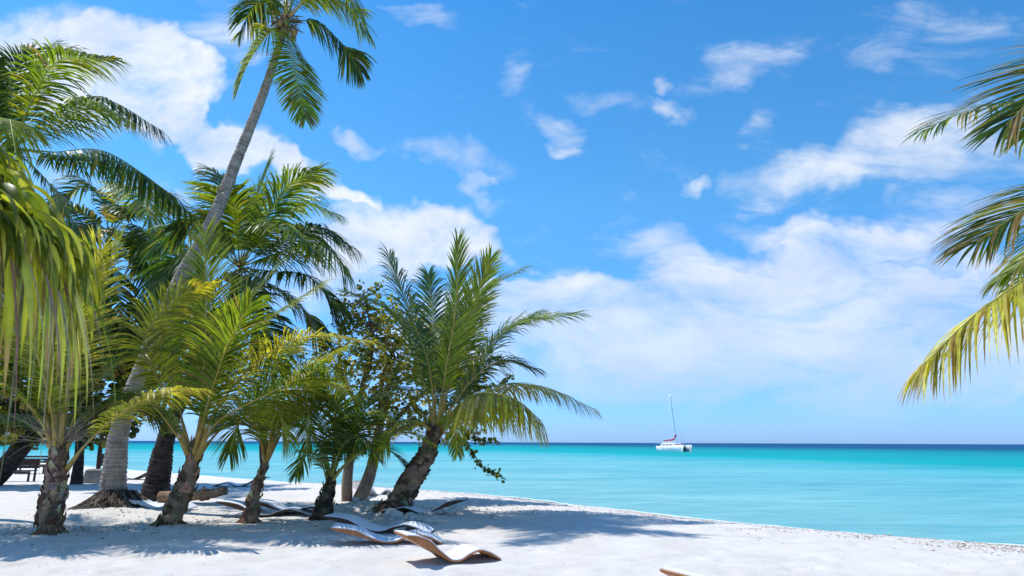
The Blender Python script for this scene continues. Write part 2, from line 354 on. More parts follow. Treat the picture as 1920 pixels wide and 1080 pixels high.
df=N_.new('ShaderNodeBsdfDiffuse'); gl=N_.new('ShaderNodeBsdfGlossy'); gl.inputs['Roughness'].default_value=.12; ms=N_.new('ShaderNodeMixShader'); ms.inputs[0].default_value=.09
L_.new(mx.outputs[2],df.inputs['Color']); L_.new(df.outputs[0],ms.inputs[1]); L_.new(gl.outputs[0],ms.inputs[2]); L_.new(ms.outputs[0],o.inputs[0])
bp=N_.new('ShaderNodeBump'); bp.inputs['Strength'].default_value=.8; bp.inputs['Distance'].default_value=.25
L_.new(mth('ADD',nz(1.1,8,.65,(.5,1.6,1)),mth('MULTIPLY',nz(.15,3,.5,(.5,2,1)),1.5)),bp.inputs['Height']); L_.new(bp.outputs[0],gl.inputs['Normal']); L_.new(bp.outputs[0],df.inputs['Normal'])
mb=MB(); 
def wave(x,y): return SEA+.018*math.sin(y*2.2-x*1.9+1.5*noise.noise(Vector((x*.2,y*.2,0))))+.02*noise.noise(Vector((x*.5,y*.9,0)))
wx=spaced([(-30000,-800,4000),(-800,-60,60),(-60,-20,2),(-20,22,.3),(22,60,2),(60,800,60),(800,30000,4000)]); wy=spaced([(-30000,-60,5000),(-60,6,6),(6,40,.2),(40,90,1.5),(90,900,60),(900,30000,3000)])
W=len(wx); mb.add([(x,y,wave(x,y) if 5<y<90 and -60<x<60 else SEA) for y in wy for x in wx],[(j*W+i,j*W+i+1,(j+1)*W+i+1,(j+1)*W+i) for j in range(len(wy)-1) for i in range(W-1)])
tag(mb.build('sea',m),kind='structure')
# foam lace where the water laps the sand
m=principled('foam',(.62,.70,.72),.8,30,.08)
fp=catmull([Vector((p.x,p.y,0)) for p in shore[1:-1]],900); mb=MB(); vs=[]
for i,p in enumerate(fp):
    T=(fp[min(i+1,900)]-fp[max(i-1,0)]).normalized(); nr=Vector((-T.y,T.x,0))
    off=-(.22*noise.noise(Vector((p.x*.7,p.y*.7,5)))+.10*noise.noise(Vector((p.x*2.6,p.y*2.6,5))))
    w_=max(.0,.03+.15*noise.noise(Vector((p.x*1.7,p.y*1.7,2))))
    a=p+nr*(off+.10); b_=p+nr*(off+.02-w_)
    vs+=[Vector((a.x,a.y,SEA+.035)),Vector(((a.x+b_.x)/2,(a.y+b_.y)/2,SEA+.055)),Vector((b_.x,b_.y,SEA+.03))]
mb.add(vs,[(i*3+e,i*3+e+1,i*3+e+4,i*3+e+3) for i in range(900) for e in (0,1)]); tag(mb.build('shore_foam',m),kind='structure')
# ------------------------------------------------------------------ palm fronds
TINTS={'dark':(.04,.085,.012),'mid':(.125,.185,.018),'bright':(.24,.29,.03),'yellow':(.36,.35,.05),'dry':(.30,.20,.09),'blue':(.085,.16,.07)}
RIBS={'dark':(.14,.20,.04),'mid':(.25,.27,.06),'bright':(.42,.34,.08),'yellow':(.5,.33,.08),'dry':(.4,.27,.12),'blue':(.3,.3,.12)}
LS=1.22
def frond(root, pts, tint='mid', n=62, Lm=.95, wid=.042, droop=.5, lift=.15, roll=0, pet=.16, r0=.026, dry=.1, fwd=(66,24), seed=0, fold=False, rib=None, segs=4, gap=0, tw=.35, face=None):
    rg=random.Random(seed*7919+int(abs(pts[-1].x)*1000)+int(abs(pts[-1].z)*977))
    NP=44; cv=catmull(pts,NP)
    Lt=sum((cv[i+1]-cv[i]).length for i in range(NP))
    out=(cv[-1]-cv[0]); out.z=0; out=out.normalized() if out.length>.05 else Vector((0,-1,0))
    ref=Vector(face) if face else (UP-out*.75).normalized()
    n=int(n*1.12); Lm=Lm*LS; wid=wid*.95; lm=MB(); rm=MB(); base=TINTS[tint]; rc=RIBS[rib or tint]
    tube(rm,cv,lambda t:r0*(1.6-1.0*min(1,t*4.5))*(1-.8*t)+.003 if t<.2 else r0*.56*(1-t)+r0*.10, 6, rc, squash=.8)
    yb=Vector(TINTS['yellow']); db=Vector(TINTS['dry']); B0=Vector(base)
    for i in range(n):
        t=pet+(1-pet)*((i+.5)/n)**.96
        f=t*NP; k=min(int(f),NP-1); p=cv[k].lerp(cv[k+1],f-k)
        T=(cv[min(k+1,NP)]-cv[max(k-1,0)]).normalized()
        Nn=ref-T*ref.dot(T)
        Nn=Nn.normalized() if Nn.length>.05 else T.orthogonal().normalized()
        Nn=Matrix.Rotation(roll*(.4+.6*t),3,T)@Nn
        S=T.cross(Nn)
        s=(t-pet)/(1-pet)
        prof=(.45+.55*min(1,s/.28))*(1 if s<.5 else 1-.55*((s-.5)/.5)**1.7)
        for side in (-1,1):
            if gap and rg.random()<gap: continue
            a=R(fwd[0]+(fwd[1]-fwd[0])*s**1.3+rg.uniform(-9,9))
            d=(T*math.cos(a)+S*side*math.sin(a)+Nn*(lift*(1-.5*s)+rg.uniform(-.07,.07))).normalized()
            l=Lm*prof*rg.uniform(.88,1.06)
            dr=droop*rg.uniform(.6,1.7)+.25
            col=B0*rg.uniform(.5,1.55)
            if rg.random()<.12: col=col.lerp(yb,.5)
            if rg.random()<dry: col=col.lerp(db,rg.uniform(.4,1))
            q=p.copy(); vs=[]; step=l/segs; nl=Nn; tws=rg.uniform(-tw,tw)
            for j in range(segs+1):
                tt=j/segs
                dd=(d+Vector((0,0,-1))*dr*tt**1.25).normalized()
                wv_=dd.cross(nl)
                if wv_.length<.05: wv_=dd.orthogonal()
                wv_=Matrix.Rotation(tws*tt,3,dd)@wv_.normalized()
                ww=wid*(.55,1,.92,.62,0)[j] if segs==4 else wid*(.5+.5*min(1,tt*4))*(1-tt**2.2)
                if j<segs:
                    if fold:
                        up_=dd.cross(wv_); vs+= [q-wv_*ww*.5-up_*0, q+up_*ww*.28, q+wv_*ww*.5]
                    else: vs+=[q-wv_*ww*.5,q+wv_*ww*.5]
                else: vs.append(q)
                q=q+dd*step
            fs=[]; c=3 if fold else 2
            for j in range(segs-1):
                for e in range(c-1): fs.append((j*c+e,j*c+e+1,(j+1)*c+e+1,(j+1)*c+e))
            last=(segs-1)*c
            for e in range(c-1): fs.append((last+e,last+e+1,segs*c))
            lm.add(vs,fs,tuple(col))
            if rg.random()<dry*1.5: # browned tip
                for q_ in range(1,c+1): lm.c[-q_]=tuple(db)
    o=lm.build('frond',M_leaf,root,smooth=False)
    rm.build('midrib',M_rib,o)
    return o
def auto(root, c, cnt, Lf, el=(20,75), az=(0,360), bend=(50,90), tints=('mid','dark'), seed=0, **kw):
    rg=random.Random(seed)
    for i in range(cnt):
        a=R(az[0]+(az[1]-az[0])*((i+rg.uniform(.1,.9))/cnt)); e0=rg.uniform(*el); bd=rg.uniform(*bend); LL=Lf*rg.uniform(.8,1.1)
        p=c.copy(); pts=[p.copy()]
        for k in range(7):
            e=R(e0-bd*((k+.5)/7)**1.2); aa=a+rg.uniform(-.04,.04)
            p=p+Vector((math.cos(aa)*math.cos(e),math.sin(aa)*math.cos(e),math.sin(e)))*LL/7; pts.append(p.copy())
        frond(root,pts,rg.choice(tints),roll=rg.uniform(-.5,.5),seed=seed+i,Lm=kw.get('Lm',Lf*.2),**{k:v for k,v in kw.items() if k!='Lm'})
def PX(D,lst): return [P(a,b,D+d) for a,b,d in lst]
def trunk(root, D, pts, mat, ringy=True, husk=0, name='trunk', seed=0, rs=.09, nz_=.08, huskcol=((.24,.145,.085),(.42,.28,.17),(.13,.08,.05)), seg=16):
    """pts: (px,py,widthpx,ddepth)"""
    P3=[P(a,b,D+dd) for a,b,w_,dd in pts]; 
    Ltot=sum((P3[i+1]-P3[i]).length for i in range(len(P3)-1)); n=max(12,int(Ltot/(rs/4)))
    cv=catmull(P3,n)
    scl=[(D+dd)/FPX*w_/2*math.cos(math.atan((a-960)/FPX))*(.82 if husk else .86) for a,b,w_,dd in pts]
    cum=[0]
    for i in range(len(P3)-1): cum.append(cum[-1]+(P3[i+1]-P3[i]).length)
    def rad(t):
        s=t*cum[-1]; k=0
        while k<len(cum)-2 and cum[k+1]<s: k+=1
        u_=(s-cum[k])/(cum[k+1]-cum[k]); r=scl[k]*(1-u_)+scl[k+1]*u_
        if ringy:
            ph=(s/rs+.35*noise.noise(Vector((s*2,seed,0))))%1; r*=1.0+.09*(1-ph)-.03
        return r
    mb=MB(); tube(mb,cv,rad,seg,noisy=nz_); t_=mb.build('trunk',mat,root)
    if husk:
        rg=random.Random(seed+5); hb=MB(); b0=cv[0]; r0_=rad(0)
        for i in range(90):
            a=rg.uniform(0,6.283); l=rg.uniform(.05,.22); pp=[]
            for q in (.85,1.0+l*.8,1.1+l*3):
                x=b0.x+math.cos(a)*r0_*q; y=b0.y+math.sin(a)*r0_*q; pp.append(Vector((x,y,sand_h(x,y)+(.16*rg.uniform(.5,1.3) if q<.9 else (.05 if q<1.3 else -.01)))))
            tube(hb,pp,rg.uniform(.006,.013),4,tuple(c_*rg.uniform(.6,1.2) for c_ in rg.choice(huskcol)))
        for i in range(husk):
            t=rg.random()**.9; k=int(t*(n-1)); p=cv[k]; T=(cv[k+1]-cv[k]).normalized(); r=rad(k/n)
            a=rg.uniform(0,6.283); o_=T.orthogonal().normalized(); d=Matrix.Rotation(a,3,T)@o_; sd=T.cross(d)
            h=rg.uniform(.10,.26); w_=r*rg.uniform(.35,.7); fl=rg.uniform(.01,.06); up_=1 if rg.random()<.7 else -1
            b0=p+d*(r*.93); tip=b0+T*h*up_+d*fl+sd*rg.uniform(-.04,.04)
            mid=b0+T*h*.5*up_+d*(fl*.45+.02)
            col=rg.choice(huskcol); col=tuple(c_*rg.uniform(.75,1.25) for c_ in col)
            vs=[b0-sd*w_-d*.02,b0+sd*w_-d*.02,mid+sd*w_*.75,mid-sd*w_*.75,mid+d*.025,b0+d*.02,tip+sd*.012,tip-sd*.012]
            hb.add(vs,[(0,5,4,3),(5,1,2,4),(3,4,7),(4,2,6),(4,6,7)],col)
        for i in range(husk): # hanging fibres
            t=rg.random(); k=int(t*(n-1)); p=cv[k]; T=(cv[k+1]-cv[k]).normalized(); r=rad(k/n)
            d=Matrix.Rotation(rg.uniform(0,6.283),3,T)@T.orthogonal().normalized(); b0=p+d*r*.98
            e=b0+d*rg.uniform(.01,.05)-UP*rg.uniform(.05,.16); sd=T.cross(d)*.006
            hb.add([b0-sd,b0+sd,e],[(0,1,2)],rg.choice(huskcol))
        hb.build('leaf_base_husk',M_fiber,t_,smooth=False)
    return cv
def nuts(root, c, n, r=.11, seed=0, spread=.28, col=((.22,.24,.05),(.30,.20,.07),(.13,.16,.04))):
    rg=random.Random(seed)
    for i in range(n):
        a=6.283*i/n+rg.uniform(-.3,.3); p=c+Vector((math.cos(a)*spread,math.sin(a)*spread,rg.uniform(-.22,.02)))
        mb=MB(); vs=[]; S_=10; H_=7
        for j in range(H_+1):
            ph=math.pi*j/H_
            for k in range(S_): th=2*math.pi*k/S_; vs.append(p+Vector((r*.85*math.sin(ph)*math.cos(th),r*.85*math.sin(ph)*math.sin(th),r*1.15*math.cos(ph))))
        mb.add(vs,[(j*S_+k,j*S_+(k+1)%S_,(j+1)*S_+(k+1)%S_,(j+1)*S_+k) for j in range(H_) for k in range(S_)],rg.choice(col))
        mb.build('coconut',M_rib,root)
def litter_crown(root,c,n,L=.5,seed=0,cols=((.30,.19,.11),(.2,.12,.08),(.4,.28,.18)),down=.5,r=.12):
    """dry sheaths and spent flower stalks round the heart of a crown"""
    rg=random.Random(seed); mb=MB()
    for i in range(n):
        a=rg.uniform(0,6.283); d=Vector((math.cos(a),math.sin(a),rg.uniform(-down*2,.8))).normalized(); p=c+Vector((math.cos(a)*r,math.sin(a)*r,rg.uniform(-.3,.15)))
        l=L*rg.uniform(.5,1.2); q=[p,p+d*l*.5,p+d*l*.85-UP*l*.35*rg.random()]
        s=d.cross(UP).normalized()*rg.uniform(.015,.05)
        mb.add([q[0]-s,q[0]+s,q[1]+s*.9,q[1]-s*.9,q[2]],[(0,1,2,3),(3,2,4)],rg.choice(cols))
    return mb.build('dry_sheath',M_fiber,root,smooth=False)

# ================= tall leaning palm =================
g=G(213,957); D2=g.y
T2=thing('coconut_palm',(g.x,g.y,0),'tallest palm, its long grey ringed trunk leaning right to a crown at the top edge','palm tree','coconut palms on the beach')
cv=trunk(T2,D2,[(211,965,72,0),(212,915,60,0),(217,860,50,0),(222,815,44,0),(240,755,40,0),(264,695,38,.1),(288,640,37,.2),(338,525,35,.3),(398,415,31,.4),(440,310,27,.5),(490,185,22,.5),(521,95,18,.5),(536,45,16,.5)],M_trunk,seed=2,rs=.1)
c2=P(538,38,D2+.5); D=D2+.5
K=dict(n=70,Lm=1.0,wid=.055,droop=1.5,dry=.06,lift=-.25)
for pts,t,kw in [
 ([(536,42,0),(505,60,-.3),(470,110,-.5),(447,160,-.6)],'bright',dict(droop=1.4,roll=.3)),
 ([(540,42,0),(545,90,-.6),(556,150,-1.1),(572,222,-1.5)],'mid',dict(droop=.3,Lm=.95,lift=-.1)),
 ([(542,40,0),(590,42,.2),(640,80,.3),(677,136,.3)],'dark',dict(droop=1.4)),
 ([(542,34,0),(590,-10,-.2),(650,10,-.4),(688,66,-.5)],'bright',dict(droop=1.4,Lm=1.0)),
 ([(542,34,0),(590,-20,-.6),(640,-30,-1.2),(672,30,-1.7)],'bright',dict(droop=1.2)),
 ([(538,34,0),(520,0,.4),(478,10,1.0),(450,60,1.4)],'dark',dict(droop=1.3)),
 ([(538,34,0),(530,-60,.2),(480,-110,.5),(400,-90,.8)],'mid',dict(droop=1.0)),
 ([(540,34,0),(570,-60,.5),(640,-120,1.2),(720,-110,1.6)],'mid',dict()),
 ([(538,34,0),(545,-80,0),(560,-170,-.3),(600,-230,-.6)],'bright',dict(droop=.5)),
 ([(538,34,0),(520,-70,-.8),(500,-120,-1.8),(450,-100,-2.6)],'bright',dict(droop=.9)),
 ([(540,34,0),(550,-40,1.5),(570,-60,2.6),(600,-20,3.3)],'dark',dict(droop=1.1)),
 ([(538,36,0),(522,20,-.2),(508,8,-.2),(505,40,-.5)],'mid',dict(Lm=.4,n=30,droop=1.0)),
]:
    frond(T2,PX(D,pts),t,**{**K,**kw})
litter_crown(T2,c2,70,.6,seed=1,down=.9); nuts(T2,c2-UP*.25,6,seed=4)
# root mass
mb=MB(); rg=random.Random(12); cb_=Vector((g.x,g.y,0)); cb_=cb_+Vector((.05,0,0))
S_=48; vs=[]
for j in range(9):
    t=j/8
    for k in range(S_):
        a=2*math.pi*k/S_; rr=.38+.62*t**1.3; rr*=1+.22*noise.noise(Vector((math.cos(a)*2,math.sin(a)*2,t)))+.12*t*noise.noise(Vector((math.cos(a)*9,math.sin(a)*9,t*4)))
        z=.42*(1-t)**1.25+.05*noise.noise(Vector((math.cos(a)*8,math.sin(a)*8,t*8)))-.04*t+sand_h(g.x+rr*math.cos(a),g.y+rr*math.sin(a))
        vs.append(cb_+Vector((math.cos(a)*rr*1.05,math.sin(a)*rr*.9,z)))
mb.add(vs,[(j*S_+k,j*S_+(k+1)%S_,(j+1)*S_+(k+1)%S_,(j+1)*S_+k) for j in range(8) for k in range(S_)],(.07,.055,.045))
for i in range(420):
    a=rg.uniform(0,6.283); t0=rg.uniform(0,.6); t1=min(1.25,t0+rg.uniform(.25,.6))
    pp=[]
    for t in (t0,(t0+t1)/2,t1):
        aa=a+rg.uniform(-.12,.12); rr=(.38+.62*t**1.3); x=cb_.x+math.cos(aa)*rr*1.07; y=cb_.y+math.sin(aa)*rr*.92
        pp.append(Vector((x,y,.42*max(0,1-t)**1.25+sand_h(x,y)+rg.uniform(.0,.045)-(.03 if t>1 else 0))))
    tube(mb,catmull(pp,4),rg.uniform(.006,.014),4,rg.choice([(.10,.08,.065),(.17,.14,.11),(.05,.04,.03),(.24,.2,.15)]))
mb.build('root_mass',M_fiber,T2,smooth=False)

# ================= second tall palm with trunk coloured dark for shade, crown behind =================
g=G(290,940); D3=g.y
T3=thing('coconut_palm',(g.x,g.y,0),'palm with shaded dark trunk and full crown holding coconuts behind the tall leaning trunk','palm tree','coconut palms on the beach')
trunk(T3,D3,[(288,944,72,0),(295,905,58,0),(305,850,44,0),(318,800,36,0),(345,740,32,0),(390,660,28,0),(428,590,25,0),(447,515,22,0)],M_trunk_shade,seed=3,rs=.1)
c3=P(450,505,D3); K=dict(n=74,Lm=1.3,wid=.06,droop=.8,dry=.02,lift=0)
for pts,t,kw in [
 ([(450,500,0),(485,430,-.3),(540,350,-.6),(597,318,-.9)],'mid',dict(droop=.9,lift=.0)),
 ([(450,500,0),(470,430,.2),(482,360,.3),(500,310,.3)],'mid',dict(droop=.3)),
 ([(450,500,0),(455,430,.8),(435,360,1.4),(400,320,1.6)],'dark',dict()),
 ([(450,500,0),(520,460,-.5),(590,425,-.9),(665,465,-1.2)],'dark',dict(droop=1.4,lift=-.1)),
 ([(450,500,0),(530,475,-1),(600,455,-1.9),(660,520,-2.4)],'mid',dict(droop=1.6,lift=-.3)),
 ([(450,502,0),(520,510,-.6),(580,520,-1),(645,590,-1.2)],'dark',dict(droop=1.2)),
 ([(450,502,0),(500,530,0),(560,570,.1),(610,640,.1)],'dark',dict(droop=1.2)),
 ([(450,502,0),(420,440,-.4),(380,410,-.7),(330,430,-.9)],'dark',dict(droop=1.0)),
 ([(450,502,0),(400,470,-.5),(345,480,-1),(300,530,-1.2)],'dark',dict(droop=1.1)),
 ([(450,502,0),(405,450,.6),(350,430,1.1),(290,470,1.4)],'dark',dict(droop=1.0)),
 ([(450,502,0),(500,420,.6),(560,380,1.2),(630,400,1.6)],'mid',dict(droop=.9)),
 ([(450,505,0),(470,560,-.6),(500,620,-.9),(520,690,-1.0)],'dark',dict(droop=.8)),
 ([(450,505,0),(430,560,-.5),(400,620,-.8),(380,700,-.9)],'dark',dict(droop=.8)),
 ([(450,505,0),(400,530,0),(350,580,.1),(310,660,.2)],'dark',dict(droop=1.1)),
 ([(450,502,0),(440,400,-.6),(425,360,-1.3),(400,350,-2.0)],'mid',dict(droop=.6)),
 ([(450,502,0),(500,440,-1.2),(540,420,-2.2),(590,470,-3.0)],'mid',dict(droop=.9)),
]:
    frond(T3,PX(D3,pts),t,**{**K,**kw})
nuts(T3,P(445,520,D3-.3),7,.13,seed=5,spread=.3); litter_crown(T3,c3,40,.6,seed=2)

# ================= left palm high behind the thatch =================
D4=16.5; base4=Vector((P(-40,900,D4).x,D4,0))
T4=thing('coconut_palm',base4,'palm at the left edge whose dark arching fronds rise above the thatch','palm tree','coconut palms on the beach')
z0=[(-60,905,40,0),(-50,800,34,0),(-25,600,28,0),(10,420,25,0),(28,300,22,0)]
trunk(T4,D4,z0,M_trunk_shade,seed=4,rs=.1)
K=dict(n=72,Lm=1.0,wid=.05,droop=1.2,dry=.02,lift=-.1)
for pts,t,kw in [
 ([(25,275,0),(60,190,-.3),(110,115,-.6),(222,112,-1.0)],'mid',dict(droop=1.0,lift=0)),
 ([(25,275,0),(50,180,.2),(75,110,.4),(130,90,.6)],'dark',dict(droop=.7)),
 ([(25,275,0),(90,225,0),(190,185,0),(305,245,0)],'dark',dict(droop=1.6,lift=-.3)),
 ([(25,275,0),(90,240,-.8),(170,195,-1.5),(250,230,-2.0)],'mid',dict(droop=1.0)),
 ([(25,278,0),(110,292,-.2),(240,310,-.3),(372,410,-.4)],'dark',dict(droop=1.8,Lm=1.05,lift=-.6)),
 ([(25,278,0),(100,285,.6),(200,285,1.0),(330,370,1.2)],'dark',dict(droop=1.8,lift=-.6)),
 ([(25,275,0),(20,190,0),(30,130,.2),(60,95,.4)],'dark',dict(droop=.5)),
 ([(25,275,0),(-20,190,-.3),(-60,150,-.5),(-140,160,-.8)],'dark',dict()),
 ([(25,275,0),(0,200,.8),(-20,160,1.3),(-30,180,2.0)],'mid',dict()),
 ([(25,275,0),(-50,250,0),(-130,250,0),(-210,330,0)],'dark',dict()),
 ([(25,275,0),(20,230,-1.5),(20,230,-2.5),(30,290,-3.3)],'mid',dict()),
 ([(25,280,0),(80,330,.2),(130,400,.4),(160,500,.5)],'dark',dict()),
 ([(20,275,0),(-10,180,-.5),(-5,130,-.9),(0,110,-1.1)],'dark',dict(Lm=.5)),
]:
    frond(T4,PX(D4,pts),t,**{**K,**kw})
litter_crown(T4,P(25,285,D4),40,.5,seed=6)
# ================= dark palm in the thicket =================
g=G(143,908); D11=g.y
T11=thing('coconut_palm',(g.x,g.y,0),'shaded thin dark trunked palm behind the short shaggy palm nearest the left edge','palm tree','coconut palms on the beach')
trunk(T11,D11,[(143,912,30,0),(148,860,22,0),(155,780,20,0),(175,650,18,0),(195,530,17,0),(205,450,16,0)],M_trunk_shade,seed=8,rs=.1)
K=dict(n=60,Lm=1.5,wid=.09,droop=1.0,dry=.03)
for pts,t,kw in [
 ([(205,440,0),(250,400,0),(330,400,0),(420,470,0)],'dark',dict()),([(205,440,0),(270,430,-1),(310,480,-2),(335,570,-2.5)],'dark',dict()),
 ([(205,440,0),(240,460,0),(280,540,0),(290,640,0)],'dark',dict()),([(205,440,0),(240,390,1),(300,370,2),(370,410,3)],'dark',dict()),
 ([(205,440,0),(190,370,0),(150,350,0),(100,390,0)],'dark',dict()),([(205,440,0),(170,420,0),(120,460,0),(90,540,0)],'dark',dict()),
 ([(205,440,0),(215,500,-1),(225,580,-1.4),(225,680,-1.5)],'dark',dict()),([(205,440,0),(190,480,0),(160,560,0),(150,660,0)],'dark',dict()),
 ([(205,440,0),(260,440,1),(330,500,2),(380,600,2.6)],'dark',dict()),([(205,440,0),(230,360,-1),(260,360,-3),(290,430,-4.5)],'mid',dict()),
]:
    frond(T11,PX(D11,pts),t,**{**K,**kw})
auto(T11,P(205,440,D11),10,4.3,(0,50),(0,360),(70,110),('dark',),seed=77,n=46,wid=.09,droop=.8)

# ================= palm off the left edge (its shade falls on the foreground) =================
bx_,by_=-11.6,12.9
T12=thing('coconut_palm',(bx_,by_,0),'palm standing just beyond the left edge, shading the foreground sand','palm tree','coconut palms on the beach')
mb=MB(); tube(mb,catmull([Vector((bx_,by_,-.05)),Vector((bx_+.1,by_,1.6)),Vector((bx_+.4,by_-.1,3.2)),Vector((bx_+.6,by_-.2,4.3))],60),lambda t:.2-.08*t,14,noisy=.08); mb.build('trunk',M_trunk,T12)
auto(T12,Vector((bx_+.6,by_-.2,4.3)),16,3.0,(5,70),(0,360),(60,110),('mid','dark'),seed=12,n=46,wid=.05,droop=.9)

# ================= short husky palm, front left =================
g=G(95,1006); D1=g.y
T1=thing('coconut_palm',(g.x,g.y,0),'short palm nearest the left edge with a fat shaggy trunk and yellow leaf stalks','palm tree','young coconut palms in front')
trunk(T1,D1,[(92,1010,54,0),(95,965,58,0),(103,915,54,0),(108,870,40,0),(112,830,22,0)],M_husk,False,150,seed=21,nz_=.12)
K=dict(n=66,Lm=.85,wid=.036,droop=.35,dry=.06,r0=.044,rib='yellow',pet=.25)
for pts,t,kw in [
 ([(112,845,0),(130,740,.2),(175,590,.3),(225,450,.2)],'bright',dict(droop=.3,Lm=1.0,roll=.2)),
 ([(112,845,0),(125,720,-.3),(150,580,-.4),(190,470,-.4)],'yellow',dict(droop=.3,Lm=1.0)),
 ([(108,845,0),(100,720,0),(90,590,.2),(60,470,.5)],'bright',dict()),
 ([(105,845,0),(80,760,0),(40,660,0),(-30,580,0)],'mid',dict(droop=.6)),
 ([(105,850,0),(70,780,-.3),(10,720,-.6),(-70,700,-.8)],'mid',dict(droop=.8)),
 ([(118,850,0),(150,760,.3),(220,680,.5),(320,650,.7)],'mid',dict(droop=.6)),
 ([(125,880,0),(160,835,-.3),(225,775,-.6),(310,735,-.8),(380,730,-.9)],'yellow',dict(droop=1.2,Lm=.6,pet=.3)),
 ([(118,850,0),(160,790,.6),(230,750,1.1),(310,780,1.4)],'dark',dict(droop=.9)),
 ([(105,850,0),(60,800,.6),(0,780,1.1),(-70,820,1.4)],'dark',dict(droop=.9)),
 ([(112,850,0),(120,760,1),(140,680,1.8),(170,620,2.4)],'dark',dict(droop=.5)),
 ([(108,850,0),(90,740,-.5),(60,640,-.9),(20,560,-1.2)],'bright',dict()),
 ([(110,850,0),(112,700,.4),(120,580,.6),(140,480,.7)],'mid',dict()),
]:
    frond(T1,PX(D1,pts),t,**{**K,**kw})
mb=MB(); rg=random.Random(31)
for i in range(70):   # dry bare leaflet stalks hanging about the crown
    a=rg.uniform(0,6.283); p=P(110,835,D1); L_s=rg.uniform(.6,1.5); e=rg.uniform(.2,1.2)
    d=Vector((math.cos(a)*math.cos(e),math.sin(a)*math.cos(e)*.7,math.sin(e)))
    q=[p+d*L_s*t-UP*(t**2)*rg.uniform(.05,.5)*L_s for t in (0,.35,.7,1)]
    tube(mb,catmull(q,8),lambda t:.009*(1-.8*t),4,rg.choice([(.32,.24,.17),(.42,.33,.22),(.24,.17,.13)]))
mb.build('dry_leaf_stalks',M_rib,T1)

# ================= young palm with bent trunk =================
g=G(318,988); D5=g.y
T5=thing('coconut_palm',(g.x,g.y,0),'bushy young palm on a bent brown trunk with one frond pointing straight up','palm tree','young coconut palms in front')
trunk(T5,D5,[(314,992,52,0),(330,950,46,0),(346,915,44,0),(357,878,36,0),(365,845,24,0),(369,820,15,0)],M_husk,False,60,seed=22,nz_=.1)
K=dict(n=72,Lm=1.0,wid=.036,droop=.35,dry=.05,r0=.046,rib='yellow',pet=.27)
for pts,t,kw in [
 ([(362,870,0),(378,760,-.2),(386,600,-.3),(384,440,-.3)],'bright',dict(Lm=.95,lift=.1,pet=.2,face=(.25,1,.1),n=84,droop=.25,fwd=(72,22))),
 ([(366,865,0),(405,770,-.3),(480,680,-.5),(575,632,-.8),(692,640,-1.2)],'yellow',dict(droop=.7,Lm=1.0)),
 ([(366,865,0),(400,800,-.5),(440,770,-.9),(520,730,-1.2),(600,690,-1.5)],'mid',dict(droop=.7)),
 ([(366,860,0),(400,740,.2),(450,640,.2),(600,535,-.2)],'bright',dict(droop=.5,roll=.5,Lm=.8)),
 ([(358,860,0),(330,740,.2),(300,640,.2),(375,545,.2)],'bright',dict(Lm=.7)),
 ([(358,860,0),(310,740,-.2),(270,640,-.4),(330,560,-.5),(400,535,-.6)],'yellow',dict(Lm=.65,droop=.6)),
 ([(358,862,0),(320,800,-.5),(270,750,-.9),(200,760,-1.3)],'mid',dict(droop=.8)),
 ([(362,860,0),(390,720,.7),(420,620,1.2),(470,530,1.5)],'dark',dict()),
 ([(362,860,0),(395,740,-.7),(430,640,-1.1),(470,570,-1.4)],'mid',dict(Lm=.85)),
 ([(366,862,0),(420,800,.6),(490,760,1.1),(560,770,1.5)],'mid',dict(droop=.9)),
 ([(362,860,0),(400,700,.3),(450,590,.6),(520,500,.8)],'mid',dict(Lm=.9)),
]:
    frond(T5,PX(D5,pts),t,**{**K,**kw})

# ================= small slim palm =================
g=G(467,979); D6=g.y
T6=thing('coconut_palm',(g.x,g.y,0),'small palm with a slender orange tinged trunk rising from a swollen foot','palm tree','young coconut palms in front')
trunk(T6,D6,[(466,983,36,0),(472,960,34,0),(478,930,22,0),(488,895,18,0),(500,862,13,0)],M_husk,False,40,seed=23,nz_=.1)
K=dict(n=54,Lm=.75,wid=.034,droop=.8,dry=.08,r0=.034,rib='yellow',pet=.24)
for pts,t,kw in [
 ([(500,865,0),(530,790,-.3),(575,750,-.6),(575,850,-1.0)],'mid',dict()),
 ([(500,865,0),(540,780,-.2),(600,745,-.3),(680,790,-.5)],'mid',dict()),
 ([(500,865,0),(520,780,0),(560,700,0),(650,650,0)],'bright',dict()),
 ([(500,865,0),(500,780,.3),(510,700,.5),(560,640,.7)],'mid',dict()),
 ([(498,870,0),(485,800,0),(450,760,0),(400,790,-.2)],'dark',dict()),
 ([(498,870,0),(490,780,.4),(460,700,.7),(410,670,1)],'dark',dict()),
 ([(500,865,0),(540,800,.5),(600,770,.9),(660,840,1.2)],'dark',dict()),
 ([(500,865,0),(510,800,-.6),(520,770,-1.1),(540,830,-1.5)],'bright',dict()),
 ([(500,865,0),(530,770,-.7),(590,720,-1.2),(660,740,-1.6)],'bright',dict(dry=.2)),
 ([(498,870,0),(480,800,-.5),(450,790,-.8),(430,850,-1.0)],'mid',dict()),
]:
    frond(T6,PX(D6,pts),t,**{**K,**kw})
mb=MB(); tube(mb,catmull(PX(D6,[(492,890,0),(488,840,0),(492,790,0)]),6),lambda t:.035*(1-.5*t),7,(.12,.08,.06)); mb.build('dead_stalk',M_rib,T6)

